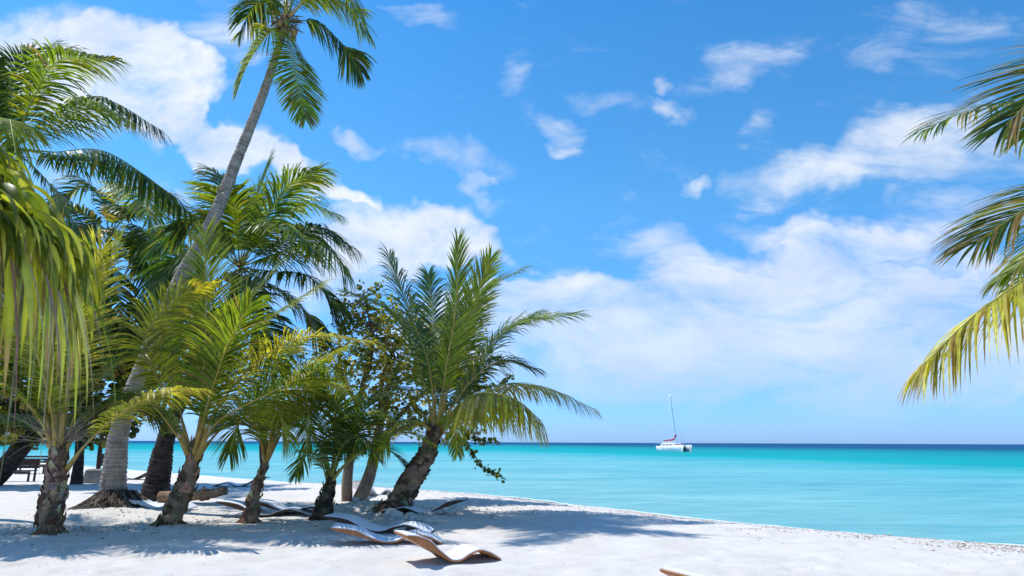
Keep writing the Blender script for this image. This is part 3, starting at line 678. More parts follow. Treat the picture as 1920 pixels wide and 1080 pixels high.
# ================= low dark palm =================
g=G(604,975); D7=g.y
T7=thing('coconut_palm',(g.x,g.y,0),'low palm with a nearly black stubby trunk and one sunlit frond arching right','palm tree','young coconut palms in front')
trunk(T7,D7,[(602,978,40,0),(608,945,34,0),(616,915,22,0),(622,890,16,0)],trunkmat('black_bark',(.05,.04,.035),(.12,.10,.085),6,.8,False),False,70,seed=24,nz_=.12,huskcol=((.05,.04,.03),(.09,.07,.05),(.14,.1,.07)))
K=dict(n=56,Lm=.8,wid=.034,droop=.6,dry=.04,r0=.034,rib='mid',pet=.22)
for pts,t,kw in [
 ([(620,905,0),(650,870,-.3),(700,830,-.5),(760,812,-.7),(812,832,-.9)],'bright',dict(Lm=.5,pet=.22,rib='bright',droop=.5)),
 ([(620,900,0),(634,820,0),(645,740,0),(675,680,.1)],'mid',dict(rib='bright')),
 ([(620,900,0),(628,820,-.4),(628,760,-.7),(600,710,-1)],'mid',dict()),
 ([(620,900,0),(660,800,.2),(710,740,.3),(780,730,.4)],'dark',dict()),
 ([(618,900,0),(600,840,0),(560,800,0),(510,830,-.1)],'dark',dict()),
 ([(616,905,0),(598,860,-.4),(575,850,-.7),(555,890,-.9)],'mid',dict(Lm=.45,n=40)),
 ([(620,900,0),(650,820,-.5),(700,780,-.9),(760,800,-1.2)],'dark',dict()),
 ([(620,900,0),(655,820,.6),(690,760,1),(740,730,1.3)],'dark',dict()),
 ([(620,900,0),(670,850,.5),(720,840,.9),(770,880,1.2)],'dark',dict(Lm=.6)),
 ([(620,900,0),(600,790,-.4),(570,720,-.7),(530,720,-1)],'mid',dict()),
 ([(620,900,0),(640,840,-.7),(670,820,-1.2),(700,850,-1.6)],'dark',dict()),
]:
    frond(T7,PX(D7,pts),t,**{**K,**kw})

# ================= largest leaning front palm (centre) =================
g=G(742,966); D9=g.y
T9=thing('coconut_palm',(g.x,g.y,0),'large palm leaning right on a thick rough trunk, its fronds reaching over the water','palm tree','young coconut palms in front')
trunk(T9,D9,[(735,972,60,0),(752,935,52,0),(778,890,46,0),(803,845,36,0),(816,800,22,0)],M_husk,False,170,seed=25,nz_=.12,huskcol=((.15,.095,.06),(.28,.19,.12),(.09,.06,.04)))
K=dict(n=74,Lm=1.05,wid=.038,droop=.4,dry=.04,r0=.044,rib='yellow',pet=.22)
for pts,t,kw in [
 ([(818,810,0),(835,700,-.3),(855,570,-.6),(858,452,-.8)],'bright',dict(Lm=.8,lift=.25,face=(.75,1,.1),fwd=(46,16),droop=.2,n=84)),
 ([(822,810,0),(850,690,0),(885,580,-.2),(920,485,-.4)],'bright',dict(rib='yellow',Lm=.85,face=(-.5,1,.3),fwd=(52,18),droop=.3,n=84)),
 ([(822,810,0),(850,690,.5),(900,560,.9),(972,508,1.2)],'mid',dict(Lm=1.1)),
 ([(824,810,0),(880,700,.2),(960,610,.2),(1080,588,.1)],'bright',dict(droop=.5,roll=.4,Lm=.95)),
 ([(824,810,0),(870,740,.6),(930,640,1.0),(1000,590,1.3)],'dark',dict(droop=.8)),
 ([(826,812,0),(880,750,.2),(1000,722,.5),(1118,768,.7)],'bright',dict(droop=1.6,Lm=.72,dry=.45,lift=-.3)),
 ([(826,815,0),(855,765,-.9),(900,737,-1.7),(965,748,-2.3),(1016,790,-2.7)],'yellow',dict(droop=2.4,Lm=1.1,lift=-.6,wid=.06,n=105)),
 ([(826,812,0),(880,755,.9),(960,720,1.6),(1060,740,2.0)],'mid',dict(droop=1.2,Lm=.7,dry=.3)),
 ([(816,810,0),(805,690,.3),(770,590,.5),(730,478,.7)],'blue',dict(Lm=.95,droop=.6)),
 ([(816,810,0),(815,690,.8),(812,590,1.2),(803,515,1.5)],'blue',dict(Lm=.85,droop=.6)),
 ([(816,810,0),(790,700,.5),(750,600,.8),(660,550,1.0)],'mid',dict()),
 ([(822,812,0),(870,730,-.3),(930,680,-.5),(1000,690,-.7)],'dark',dict(droop=.8,Lm=.9)),
 ([(814,812,0),(780,790,-.4),(740,800,-.7),(700,860,-.9)],'bright',dict(droop=1,Lm=.5,n=40)),
 ([(820,810,0),(840,700,1),(860,620,1.8),(900,570,2.4)],'dark',dict()),
 ([(818,815,0),(835,790,-.5),(850,790,-.8),(858,850,-1.0)],'bright',dict(Lm=.45,n=36,droop=1)),
]:
    frond(T9,PX(D9,pts),t,**{**K,**kw})
litter_crown(T9,P(818,805,D9),60,.6,seed=9,down=.2)

# ================= right palm, mostly out of frame =================
DR=6.2; cr_=P(2230,330,DR)
TR=thing('coconut_palm',(cr_.x+.2,cr_.y,0),'palm beyond the right edge sending three long fronds into the picture over the water','palm tree','coconut palms on the beach')
mb=MB(); tube(mb,catmull([Vector((cr_.x+.25,cr_.y,-.05)),Vector((cr_.x+.35,cr_.y,1.3)),Vector((cr_.x+.15,cr_.y,2.8)),cr_],60),lambda t:.2-.07*t,16,noisy=.06); mb.build('trunk',M_trunk,TR)
K=dict(n=62,Lm=.95,wid=.034,droop=.25,dry=.22,r0=.03,fold=True,segs=6,rib='mid')
for pts,t,kw in [
 ([(2230,330,0),(2140,100,-.1),(2010,120,-.3),(1885,235,-.5)],'dark',dict(droop=.12,Lm=.9,fwd=(60,18),lift=.0,roll=-.9,dry=.3)),
 ([(2230,340,0),(2090,330,0),(1960,370,0),(1830,455,0)],'dark',dict(droop=.35,Lm=.8,fwd=(60,18),roll=-.5,dry=.35)),
 ([(2230,350,0),(2110,400,-.2),(1960,500,-.4),(1835,585,-.5),(1735,680,-.6)],'yellow',dict(n=80,droop=1.5,Lm=.85,dry=.3,lift=-.1,fwd=(55,18))),
 ([(2230,345,0),(2100,380,.4),(1990,440,.6),(1880,520,.8)],'mid',dict(droop=.9,Lm=.6)),
 ([(2230,330,0),(2120,150,.4),(2020,150,.8),(1920,260,1.0)],'mid',dict(droop=.6,Lm=.6)),
]:
    frond(TR,PX(DR,pts),t,**{**K,**kw})
auto(TR,cr_,12,3.4,(5,70),(-110,110),(50,90),('mid','dark'),seed=5,n=50,wid=.036,droop=.6)
litter_crown(TR,cr_,30,.4,seed=19); nuts(TR,cr_-UP*.2,5,seed=14)
# ------------------------------------------------------------------ sea grape trees
def roundleaf(mb,p,nrm,r,col,rg):
    nrm=nrm.normalized(); a=nrm.orthogonal().normalized(); a=Matrix.Rotation(rg.uniform(0,6.283),3,nrm)@a; b_=nrm.cross(a)
    k=7; vs=[p+(a*math.cos(6.283*i/k)*r+b_*math.sin(6.283*i/k)*r*.88)+nrm*(-.18*r if i%2 else .05*r) for i in range(k)]
    vs.append(p+nrm*.12*r); mb.add(vs,[(i,(i+1)%k,k) for i in range(k)],col)
GC=[(.12,.16,.025),(.22,.25,.04),(.34,.32,.05),(.45,.38,.07),(.06,.09,.018),(.34,.22,.06)]
def grape(root,blobs,nb,per,seed,joints,cols=GC,lr=(.05,.085),wts=(4,4,3,2,3,.6)):
    rg=random.Random(seed); lm=MB(); bm_=MB()
    for i in range(nb):
        c,rx,ry,rz=rg.choices(blobs,[b[1]*b[3] for b in blobs])[0]
        while True:
            q=Vector((rg.uniform(-1,1),rg.uniform(-1,1),rg.uniform(-1,1)))
            if .25<q.length<1: break
        q=q*(1+.25*noise.noise(q*2+Vector((seed,0,0)))); p=c+Vector((q.x*rx,q.y*ry,q.z*rz))
        j=min(joints,key=lambda J:(J-p).length)
        mid=j.lerp(p,.5)+Vector((rg.uniform(-.1,.1),rg.uniform(-.1,.1),rg.uniform(-.1,.15)))
        cv=catmull([j,mid,p],5); tube(bm_,cv,lambda t:.016*(1-t)+.004,4,cap=False)
        d=(p-mid).normalized()
        base=rg.choices(cols,wts)[0]
        for k in range(per):
            t=rg.uniform(-.3,.35); pp=p+d*t+Vector((rg.gauss(0,.07),rg.gauss(0,.07),rg.gauss(0,.06)))
            nr=Vector((rg.gauss(0,.6),rg.gauss(0,.6),rg.uniform(.1,1.2)))
            f=rg.uniform(.7,1.3); roundleaf(lm,pp,nr,rg.uniform(*lr),tuple(x*f for x in base),rg)
    lm.build('foliage',M_grape,root,smooth=False); bm_.build('twigs',M_grapebark,root)
def limbs(root,paths,mat=M_grapebark,name='branch',col=(1,1,1),nz_=.1):
    J=[]
    for k,(pts,r0,r1) in enumerate(paths):
        mb=MB(); cv=catmull(pts,26); tube(mb,cv,lambda t:r0+(r1-r0)*t,10,noisy=nz_); mb.build('trunk' if k<name_n else name,mat,root); J+=cv[8:]
    return J
g=G(668,938); D8=g.y
T8=thing('sea_grape_tree',(g.x,g.y,0),'two stemmed tree with round olive leaves tangled into the large leaning palm','tree')
name_n=2
J=limbs(T8,[
 (PX(D8,[(650,945,0),(652,890,0),(660,830,.1),(672,760,.2),(690,680,.3)]),.17,.06),
 (PX(D8,[(668,950,0),(690,900,0),(703,850,0),(712,800,-.1),(730,720,-.2)]),.22,.07),
 (PX(D8,[(705,850,0),(740,790,.1),(790,740,.2),(850,700,.4)]),.09,.03),
 (PX(D8,[(705,840,0),(760,800,-.3),(840,800,-.5),(900,815,-.7)]),.08,.025),
 (PX(D8,[(712,790,0),(720,700,.4),(760,620,.8),(800,560,1)]),.08,.02),
 (PX(D8,[(672,760,0),(640,700,.2),(640,620,.3),(675,560,.4)]),.07,.02),
 (PX(D8,[(690,700,0),(700,640,-.4),(690,590,-.7),(680,545,-1)]),.06,.015),
 (PX(D8,[(665,800,0),(620,760,-.3),(590,720,-.5),(570,690,-.6)]),.06,.02),
 (PX(D8,[(840,800,0),(880,840,-.5),(905,875,-.8),(940,895,-1.0)]),.03,.008),
 (PX(D8,[(850,700,0),(890,720,0),(925,725,0),(955,705,0)]),.025,.006)])
pm=D8/FPX
def bl(px,py,rxp,rzp,dd=0,ry=1.0): return (P(px,py,D8+dd),rxp*pm,ry,rzp*pm)
grape(T8,[bl(760,640,90,80,.6,1.3),bl(690,620,75,60,-.5),bl(650,590,40,45,-.3),bl(720,690,60,50,-.9,.7),bl(660,700,80,60,0,1.2),bl(780,730,110,60,.3,1.2),bl(850,670,80,75,.6),bl(720,780,90,40,0),bl(600,690,50,45,-.3),bl(840,800,90,25,-.3,.8),bl(890,740,40,28,0,.6),bl(700,560,30,30,.2,.5)],620,13,41,J,lr=(.04,.07),wts=(3,4,5,4,1.2,.8))
rg=random.Random(5)
lm=MB()
for path,n in (([(850,815,0),(880,840,-.5),(900,872,-.8),(940,897,-1.0)],120),([(860,812,-.3),(900,825,-.5),(932,828,-.7)],90),([(870,715,0),(905,728,0),(935,722,0),(960,702,0)],60),([(672,560,-.5),(676,545,-.6),(676,525,-.7)],16)):
    cv=catmull(PX(D8,path),30)
    for i in range(n):
        p=cv[rg.randrange(3,31)]+Vector((rg.gauss(0,.06),rg.gauss(0,.08),rg.gauss(0,.06))); f=rg.uniform(.6,1.2); c_=rg.choice(GC[:2]+[GC[4]])
        roundleaf(lm,p,Vector((rg.gauss(0,.6),rg.gauss(0,.6),rg.uniform(.1,1.2))),rg.uniform(.045,.075),tuple(x*f for x in c_),rg)
lm.build('drooping_foliage',M_grape,T8,smooth=False)
# dark broadleaf tree far left
D10=27.0
T10=thing('sea_grape_tree',(P(0,890,D10).x,D10,0),'dark broadleaf tree leaning in from the left edge above the benches','tree')
name_n=1
J=limbs(T10,[(PX(D10,[(-20,905,0),(15,870,0),(50,825,0),(90,770,0),(150,700,0)]),.42,.15),(PX(D10,[(50,825,0),(40,740,.5),(20,650,1),(10,560,1)]),.2,.05),(PX(D10,[(90,770,0),(180,760,.4),(230,780,.6),(260,800,.8)]),.12,.03),(PX(D10,[(150,700,0),(200,640,.4),(260,600,.6),(330,590,.8)]),.13,.03),(PX(D10,[(260,620,0),(330,680,.4),(400,700,.6)]),.08,.03)],M_trunk_shade)
pm=D10/FPX
def bl(px,py,rxp,rzp,dd=0,ry=1.5): return (P(px,py,D10+dd),rxp*pm,ry,rzp*pm)
grape(T10,[bl(30,740,110,90,0,2),bl(120,690,120,90,.5,2),bl(220,720,90,80,.6,1.6),bl(60,800,90,40,-.3,1.4),bl(200,790,70,35,.3,1),bl(110,580,110,80,1,2),bl(280,640,90,70,.8),bl(360,680,70,60,1)],780,15,43,J,lr=(.09,.16),wts=(5,2,.5,.2,7,.2))

# ------------------------------------------------------------------ thatched parasol (close, left)
pc=P(-375,235,2.75); ax,ay=pc.x,pc.y
TH=thing('thatched_parasol',(ax,ay,0),'thatched parasol edge of limp yellow green palm leaves filling the left side up close','parasol')
Rm=1.08; zr=P(195,415,2.6).z; za=zr+.80
mb=MB(); tube(mb,[Vector((ax,ay,-.1+.3*i)) for i in range(12)],.065,14,noisy=.05); mb.build('pole',M_grapebark,TH)
def dome(a,t): # t 0 apex .. 1 rim
    r=Rm*t; z=zr+(za-zr)*(1-t**1.7); return Vector((ax+r*math.cos(a),ay+r*math.sin(a),z))
mb=MB(); S_=64; vs=[dome(2*math.pi*k/S_,.02+.94*j/10)-UP*.07 for j in range(11) for k in range(S_)]
mb.add(vs,[(j*S_+k,j*S_+(k+1)%S_,(j+1)*S_+(k+1)%S_,(j+1)*S_+k) for j in range(10) for k in range(S_)],(.10,.075,.05)); mb.build('thatch_backing',M_fiber,TH)
for k in range(10):
    a=6.283*k/10+.3; mb=MB(); tube(mb,[dome(a,t)-UP*.1 for t in (.05,.3,.55,.8,.97)],.018,8); mb.build('rafter',M_grapebark,TH)
def strap(mb,p,d0,l,w,col,rg,curl=.7,n=9,stiff=1.0):
    d=d0.normalized(); q=p.copy(); vs=[]; side=d.cross(UP).normalized(); yaw=rg.uniform(-1,1)*curl; tw_=rg.uniform(-1,1)*curl*1.6
    for j in range(n+1):
        t=j/n
        d=(d+Vector((0,0,-1))*(2.4/n)*stiff*(.4+t)+side*yaw*.5/n*math.sin(3*t+yaw*3)).normalized()
        s=d.cross(UP); s=s.normalized() if s.length>.12 else side
        if s.dot(side)<0: s=-s
        side=(side*.6+s*.4).normalized(); ss=Matrix.Rotation(tw_*t+.35*math.sin(t*5+yaw*4),3,d)@side; nn=d.cross(ss)
        ww=w*(.55+.45*min(1,t*4))*max(.0,(1-t**2.2))*.5
        vs+=[q-ss*ww,q+nn*ww*.35,q+ss*ww]; q=q+d*l/n
    fs=[]
    for j in range(n): 
        for e in (0,1): fs.append((j*3+e,j*3+e+1,(j+1)*3+e+1,(j+1)*3+e))
    mb.add(vs,fs,col)
    bn=rg.random()
    if bn<.45:
        for q_ in range(1,4 if bn<.3 else 10): mb.c[-q_]=(.36,.25,.12)
    for j in range(n+1): c_=mb.c[-3*(n+1)+3*j+1]; mb.c[-3*(n+1)+3*j+1]=tuple(min(1,x*1.35) for x in c_)
rg=random.Random(99); gm=MB(); dm=MB()
GS=[(.34,.39,.05),(.44,.47,.07),(.22,.29,.04),(.54,.56,.14),(.12,.17,.025)]
def outdir(a,up): return Vector((math.cos(a),math.sin(a),up))
for i in range(5600):
    a=rg.uniform(0,6.283); near=math.cos(a-R(-55))   # visible side is right/front
    t=rg.uniform(.2,1.0)**.55
    if near<.1 and rg.random()<.85: continue
    p=dome(a,t)+UP*rg.uniform(-.03,.04)
    l=rg.uniform(.16,.42); f=rg.uniform(.35,1.2)
    strap(gm,p,outdir(a+rg.gauss(0,.9),rg.uniform(-1.1,.35)),l,rg.uniform(.018,.05),tuple(x*f for x in rg.choice(GS)),rg,2.8,9,1.6)
for i in range(270):
    a=rg.uniform(0,6.283)
    t=rg.uniform(.86,1.0); p=dome(a,t)-UP*.02
    if math.cos(a-R(-55))<-.2: continue
    l=rg.uniform(.5,.9)
    strap(gm,p,outdir(a+rg.gauss(0,.3),rg.uniform(-4,-1.2)),l,rg.uniform(.02,.045),tuple(x*rg.uniform(.8,1.1) for x in rg.choice(GS)),rg,.8,9)
for i in range(260):
    a=rg.uniform(0,6.283); t=rg.uniform(.8,1.0); p=dome(a,t)-UP*.03
    if math.cos(a-R(-55))<-.2: continue
    strap(dm,p,outdir(a+rg.gauss(0,.3),rg.uniform(-3.5,-.8)),rg.uniform(.5,1.1),rg.uniform(.006,.014),tuple(x*rg.uniform(.7,1.1) for x in rg.choice([(.42,.30,.19),(.34,.23,.15),(.28,.18,.11),(.5,.38,.25)])),rg,.6,8)
gm.build('thatch_leaves',leafmat('thatch_leaf',.5,.4,.4,(1.5,1.4,.5)),TH,smooth=True)
dm.build('dry_strands',M_fiber,TH,smooth=False)

# ------------------------------------------------------------------ wave loungers
M_top=principled('white_cushion',(.78,.79,.82),.6,18,.05,bump=.15,bscale=60)
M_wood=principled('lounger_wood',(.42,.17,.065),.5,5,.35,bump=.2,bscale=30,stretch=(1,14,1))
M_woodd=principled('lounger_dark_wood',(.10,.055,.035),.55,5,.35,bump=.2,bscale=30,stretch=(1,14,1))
def prof(t,H=.5):
    key=[(0,H),(.10,H*.97),(.22,H*.84),(.36,H*.40),(.47,.045),(.56,.04),(.68,.13),(.77,.17),(.87,.12),(1,.012)]
    for (a,b_),(c,d) in zip(key,key[1:]):
        if t<=c: u_=(t-a)/(c-a); u_=u_*u_*(3-2*u_)*.5+u_*.5; return b_+(d-b_)*u_
    return key[-1][1]
def make_lounger(label,mat,H=.5,L_=1.85,Wd=.62,cush=True):
    root=thing('wave_lounger',(0,0,0),label,'sun lounger','wave shaped loungers on the sand')
    n=36; raw=[Vector((L_*i/n,0,prof(i/n,H))) for i in range(n+1)]
    pf=[raw[max(0,i-1)]*.25+raw[i]*.5+raw[min(n,i+1)]*.25 for i in range(n+1)]
    def slab(z0,z1,wd,name,mt,par,i0=0,i1=n,bev=.0):
        mb=MB(); vs=[]
        for i in range(i0,i1+1):
            T=(pf[min(i+1,n)]-pf[max(i-1,0)]).normalized(); Nn=Vector((-T.z,0,T.x)); w2=wd/2
            e=.006
            for y,z in ((-w2,z0+e),(-w2+e,z0),(w2-e,z0),(w2,z0+e),(w2,z1-e),(w2-e,z1),(-w2+e,z1),(-w2,z1-e)): vs.append(pf[i]+Nn*z+Vector((0,y,0)))
        m_=i1-i0+1
        fs=[(i*8+k,(i+1)*8+k,(i+1)*8+(k+1)%8,i*8+(k+1)%8) for i in range(m_-1) for k in range(8)]
        fs+=[tuple(range(8)),tuple((m_-1)*8+k for k in range(7,-1,-1))]
        mb.add(vs,fs); return mb.build(name,mt,par)
    sh=slab(0,.02,Wd,'shell',mat,root)
    # curved ribs under the shell
    for y in (-.2,.2):
        mb=MB(); vs=[]
        for i in range(2,n-1):
            T=(pf[i+1]-pf[i-1]).normalized(); Nn=Vector((-T.z,0,T.x))
            for yy_,z in ((y-.02,-.02),(y+.02,-.02),(y+.02,-.001),(y-.02,-.001)): vs.append(pf[i]+Nn*z+Vector((0,yy_,0)))
        m_=n-3; mb.add(vs,[(i*4+k,(i+1)*4+k,(i+1)*4+(k+1)%4,i*4+(k+1)%4) for i in range(m_-1) for k in range(4)]+[(0,1,2,3),((m_-1)*4+3,(m_-1)*4+2,(m_-1)*4+1,(m_-1)*4)]); mb.build('under_rib',mat,sh,smooth=False)
    mb=MB(); vs=[]; i1=int(n*.47); ta,tb=pf[0],pf[i1]
    for i in range(0,i1+1):
        lo=ta.lerp(tb,i/i1); lo.x=pf[i].x
        for y in (-Wd/2+.004,Wd/2-.004): vs+=[Vector((lo.x,y,min(lo.z,pf[i].z-.004))),Vector((pf[i].x,y,pf[i].z-.002))]
    fs=[]
    for i in range(i1):
        a=i*4; b_=a+4; fs+=[(a,b_,b_+1,a+1),(a+2,a+3,b_+3,b_+2),(a,a+2,b_+2,b_),(a+1,b_+1,b_+3,a+3)]
    mb.add(vs,fs); mb.build('backrest_core',mat,root,smooth=False)
    mb=MB(); ns=30
    def at_(t):
        f=t*n; k=min(int(f),n-1); return pf[k].lerp(pf[k+1],f-k)
    for i in range(ns):
        a=at_((i+.03)/ns*.985+.007); b_=at_((i+.97)/ns*.985+.007); T=(b_-a).normalized(); Nn=Vector((-T.z,0,T.x)); w2=Wd/2-.015; vs=[]
        for q in (a,b_):
            for y in (-w2,w2):
                for z in (.022,.034): vs.append(q+Nn*z+Vector((0,y,0)))
        mb.add(vs,[(0,1,3,2),(4,6,7,5),(0,4,5,1),(2,3,7,6),(0,2,6,4),(1,5,7,3)])
    mb.build('slatted_top',M_top,root,smooth=False)
    return root
def put(o,px,py,deg,tilt=0,s=1.0):
    g_=G(px,py); z=sand_h(g_.x,g_.y,None,False)
    o.location=(g_.x,g_.y,z-.0); o.rotation_euler=(R(tilt),0,R(deg)); o.scale=(s,s,s)
def place(o,px,py,deg,tilt=0,L_=1.85,frac=.5,dz=0,pitch=0):
    g_=G(px,py); a=R(deg); o.location=(g_.x-math.cos(a)*L_*frac,g_.y-math.sin(a)*L_*frac,sand_h(g_.x,g_.y,None,False)-.02+dz); o.rotation_euler=(R(tilt),R(pitch),a)
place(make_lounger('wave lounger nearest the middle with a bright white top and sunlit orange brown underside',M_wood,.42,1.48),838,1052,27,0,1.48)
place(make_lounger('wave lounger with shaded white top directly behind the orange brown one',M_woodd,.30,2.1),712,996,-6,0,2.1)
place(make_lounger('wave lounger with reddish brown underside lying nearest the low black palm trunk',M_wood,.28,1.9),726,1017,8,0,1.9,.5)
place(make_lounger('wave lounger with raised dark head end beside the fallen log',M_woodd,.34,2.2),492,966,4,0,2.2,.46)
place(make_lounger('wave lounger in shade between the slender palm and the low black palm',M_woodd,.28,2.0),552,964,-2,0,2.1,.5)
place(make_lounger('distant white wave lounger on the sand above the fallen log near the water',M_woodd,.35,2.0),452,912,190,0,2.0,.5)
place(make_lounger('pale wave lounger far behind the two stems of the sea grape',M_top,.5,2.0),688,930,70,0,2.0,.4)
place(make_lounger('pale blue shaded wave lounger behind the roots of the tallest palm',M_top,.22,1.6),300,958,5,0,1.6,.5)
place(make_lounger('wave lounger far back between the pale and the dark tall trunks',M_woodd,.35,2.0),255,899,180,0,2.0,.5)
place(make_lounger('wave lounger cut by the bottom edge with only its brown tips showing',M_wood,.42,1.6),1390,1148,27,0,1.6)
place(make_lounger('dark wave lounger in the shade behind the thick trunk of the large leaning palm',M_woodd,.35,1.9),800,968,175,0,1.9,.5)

# ------------------------------------------------------------------ driftwood log
g=G(385,945); LG=thing('driftwood_log',(g.x,g.y,0),'weathered grey brown fallen palm log lying behind the bent young palm','log')
mb=MB(); a=P(300,936,g.y+.2); b_=P(424,922,g.y-.1); a.z=.16; b_.z=.36
cv=catmull([a,a.lerp(b_,.35)+Vector((0,0,-.04)),a.lerp(b_,.75)+Vector((0,0,-.03)),b_],40); tube(mb,cv,lambda t:.155*(1-.25*t)+(.03 if .6<t<.75 else 0),18,noisy=.16); mb.build('log_body',M_husk,LG)
mb=MB(); s0=cv[26]; tube(mb,catmull([s0,s0+Vector((.05,-.15,.12)),s0+Vector((.1,-.2,.22))],6),lambda t:.06*(1-.5*t),8,noisy=.1); mb.build('branch_stub',M_husk,LG)

# ------------------------------------------------------------------ stones by the palm foot
M_stone=principled('coral_stone',(.5,.49,.46),.9,6,.25,bump=.7,bscale=14,attr=False)
rg=random.Random(61)
def stone(px,py,r,label):
    g_=G(px,py); mb=MB(); S_=10; H_=7; vs=[]; sx_,sy_,sz_=rg.uniform(.8,1.3),rg.uniform(.8,1.2),rg.uniform(.5,.8); o0=rg.uniform(0,99)
    for j in range(H_+1):
        ph=math.pi*j/H_
        for k in range(S_):
            th=2*math.pi*k/S_; d=Vector((math.sin(ph)*math.cos(th),math.sin(ph)*math.sin(th),math.cos(ph))); q=1+.35*noise.noise(d*1.7+Vector((o0,0,0)))
            vs.append(Vector((d.x*sx_,d.y*sy_,d.z*sz_))*r*q)
    mb.add(vs,[(j*S_+k,(j+1)*S_+k,(j+1)*S_+(k+1)%S_,j*S_+(k+1)%S_) for j in range(H_) for k in range(S_)])
    o_=mb.build('coral_stone',M_stone,smooth=False); o_.location=(g_.x,g_.y,sand_h(g_.x,g_.y)+r*.22); tag(o_,label,'stone','stones at the foot of the large leaning palm')
stone(735,978,.2,'largest pale stone pressed against the foot of the large leaning palm')
for i in range(34):
    px=rg.gauss(770,32); py=984+rg.gauss(0,10); stone(px,py,rg.uniform(.05,.13),'pale coral stone in the rubble heap below the large leaning palm')
for i in range(22):
    px=rg.gauss(680,26); py=966+rg.gauss(0,8); stone(px,py,rg.uniform(.03,.08),'pale coral stone in the rubble heap below the large leaning palm')

# ------------------------------------------------------------------ benches, post, left background
M_bench=principled('dark_timber',(.07,.04,.03),.6,8,.3,bump=.2,bscale=20)
def box(mb,c,s,rz=0):
    m_=Matrix.Rotation(rz,3,'Z'); vs=[]
    for x in (-1,1):
        for y in (-1,1):
            for z in (-1,1): vs.append(Vector(c)+m_@Vector((x*s[0]/2,y*s[1]/2,z*s[2]/2)))
    mb.add(vs,[(0,1,3,2),(4,6,7,5),(0,4,5,1),(2,3,7,6),(0,2,6,4),(1,5,7,3)])
def bench(px,py,rz,L_,label):
    g_=G(px,py); t=thing('wooden_bench',(0,0,0),label,'bench','dark timber benches under the trees')
    mb=MB(); [box(mb,(0,-.18+.13*i,.45),(L_,.11,.035)) for i in range(4)]; mb.build('seat',M_bench,t,False)
    mb=MB(); [box(mb,(0,.31,.58+.14*i),(L_,.03,.09)) for i in range(3)]; mb.build('backrest',M_bench,t,False)
    for sx_ in (-1,1):
        for y,h in ((-.2,.44),(.275,.93)):
            mb=MB(); box(mb,(sx_*(L_/2-.12),y,h/2-.06),(.08,.045,h+.1)); mb.build('leg',M_bench,t,False)
        mb=MB(); box(mb,(sx_*(L_/2-.12),.0,.66),(.07,.5,.04)); mb.build('armrest',M_bench,t,False)
    mb=MB(); box(mb,(0,-.25,.38),(L_-.1,.03,.1)); mb.build('apron',M_bench,t,False)
    t.location=(g_.x,g_.y,sand_h(g_.x,g_.y)); t.rotation_euler=(0,0,rz)
bench(12,903,R(8),2.1,'dark timber bench cut by the left edge, the nearer of two')
bench(58,888,R(14),1.5,'smaller looking dark timber bench just behind and right of the nearer one')
g=G(183,905)
t=thing('signpost',(g.x,g.y,0),'dark tilted wooden post in a grey concrete block left of the tallest palm trunk','post')
mb=MB(); 
vs=[]; 
for z,s in ((-.05,.42),(.5,.36),(.56,.3)): vs+=[Vector((g.x+x*s,g.y+y*s,z)) for x,y in ((-1,-1),(1,-1),(1,1),(-1,1))]
mb.add(vs,[(0,1,5,4),(1,2,6,5),(2,3,7,6),(3,0,4,7),(4,5,9,8),(5,6,10,9),(6,7,11,10),(7,4,8,11),(8,9,10,11)]); mb.build('concrete_block',principled('concrete',(.30,.30,.30),.9,5,.2,bump=.4,bscale=20),t,False)
mb=MB(); tube(mb,[P(184,880,g.y),P(187,850,g.y),P(191,815,g.y),P(194,780,g.y)],.09,10,noisy=.05); mb.build('post',M_bench,t)
mb=MB(); c_=P(196,862,g.y+.15); box(mb,c_,(.32,.04,.5),.1); mb.build('board',principled('grey_board',(.25,.27,.28),.8,5,.2),t,False)

# ------------------------------------------------------------------ catamaran
g=G(1264,846.5,SEA); th=R(-55)
CT=thing('catamaran',(0,0,0),'white sailing catamaran with a bare mast and red sail cover anchored on turquoise water','sailboat')
M_hull=principled('hull_white',(.80,.80,.79),.3,2,.03,spec=.5); M_green=principled('net_green',(.0,.12,.09),.6,3,.2); M_red=principled('sail_cover_red',(.45,.03,.06),.7,6,.15); M_mast=principled('mast_alloy',(.86,.87,.88),.35,2,.03,spec=.5); M_win=principled('cabin_glass',(.03,.04,.05),.1,2,.05,spec=.8)
LC,BC=8.2,4.2
def hull(y0,name='hull'):
    mb=MB(); vs=[]; n=20; K_=9
    for i in range(n+1):
        t=i/n; x=LC*(t-.5); wd=.62*(math.sin(math.pi*min(1,.30+t*.7))**.6 if t<.999 else .02); wd=max(.03,.62*(1-max(0,(t-.55)/.45)**2.2)*(.82+.18*min(1,t*5)))
        zt=1.25+.3*t; zb=-.35+.25*max(0,t-.8)*4*.25
        for k in range(K_):
            a=math.pi*k/(K_-1); yy_=-math.cos(a)*wd; zz=zb+(zt-zb)*(1-math.sin(a)**.7) if True else 0
            vs.append(Vector((x+(.35*(zz/zt) if t>.95 else 0),y0+yy_,zz)))
    fs=[(i*K_+k,i*K_+k+1,(i+1)*K_+k+1,(i+1)*K_+k) for i in range(n) for k in range(K_-1)]
    fs+=[(i*K_,(i+1)*K_,(i+1)*K_+K_-1,i*K_+K_-1) for i in range(n)]+[tuple(range(K_)),tuple(n*K_+k for k in range(K_-1,-1,-1))]
    mb.add(vs,fs); h=mb.build(name,M_hull,CT); return h
h1=hull(-BC/2+.6); h2=hull(BC/2-.6)
mb=MB(); 
for x in (-1.6,-.2,1.2): box(mb,(x,-BC/2-.012,.85),(.4,.03,.1)); 
mb.build('porthole',M_win,h1,False)
mb=MB(); box(mb,(-.6,0,1.05),(5.6,BC-1.9,.35)); mb.build('bridge_deck',M_hull,CT,False)
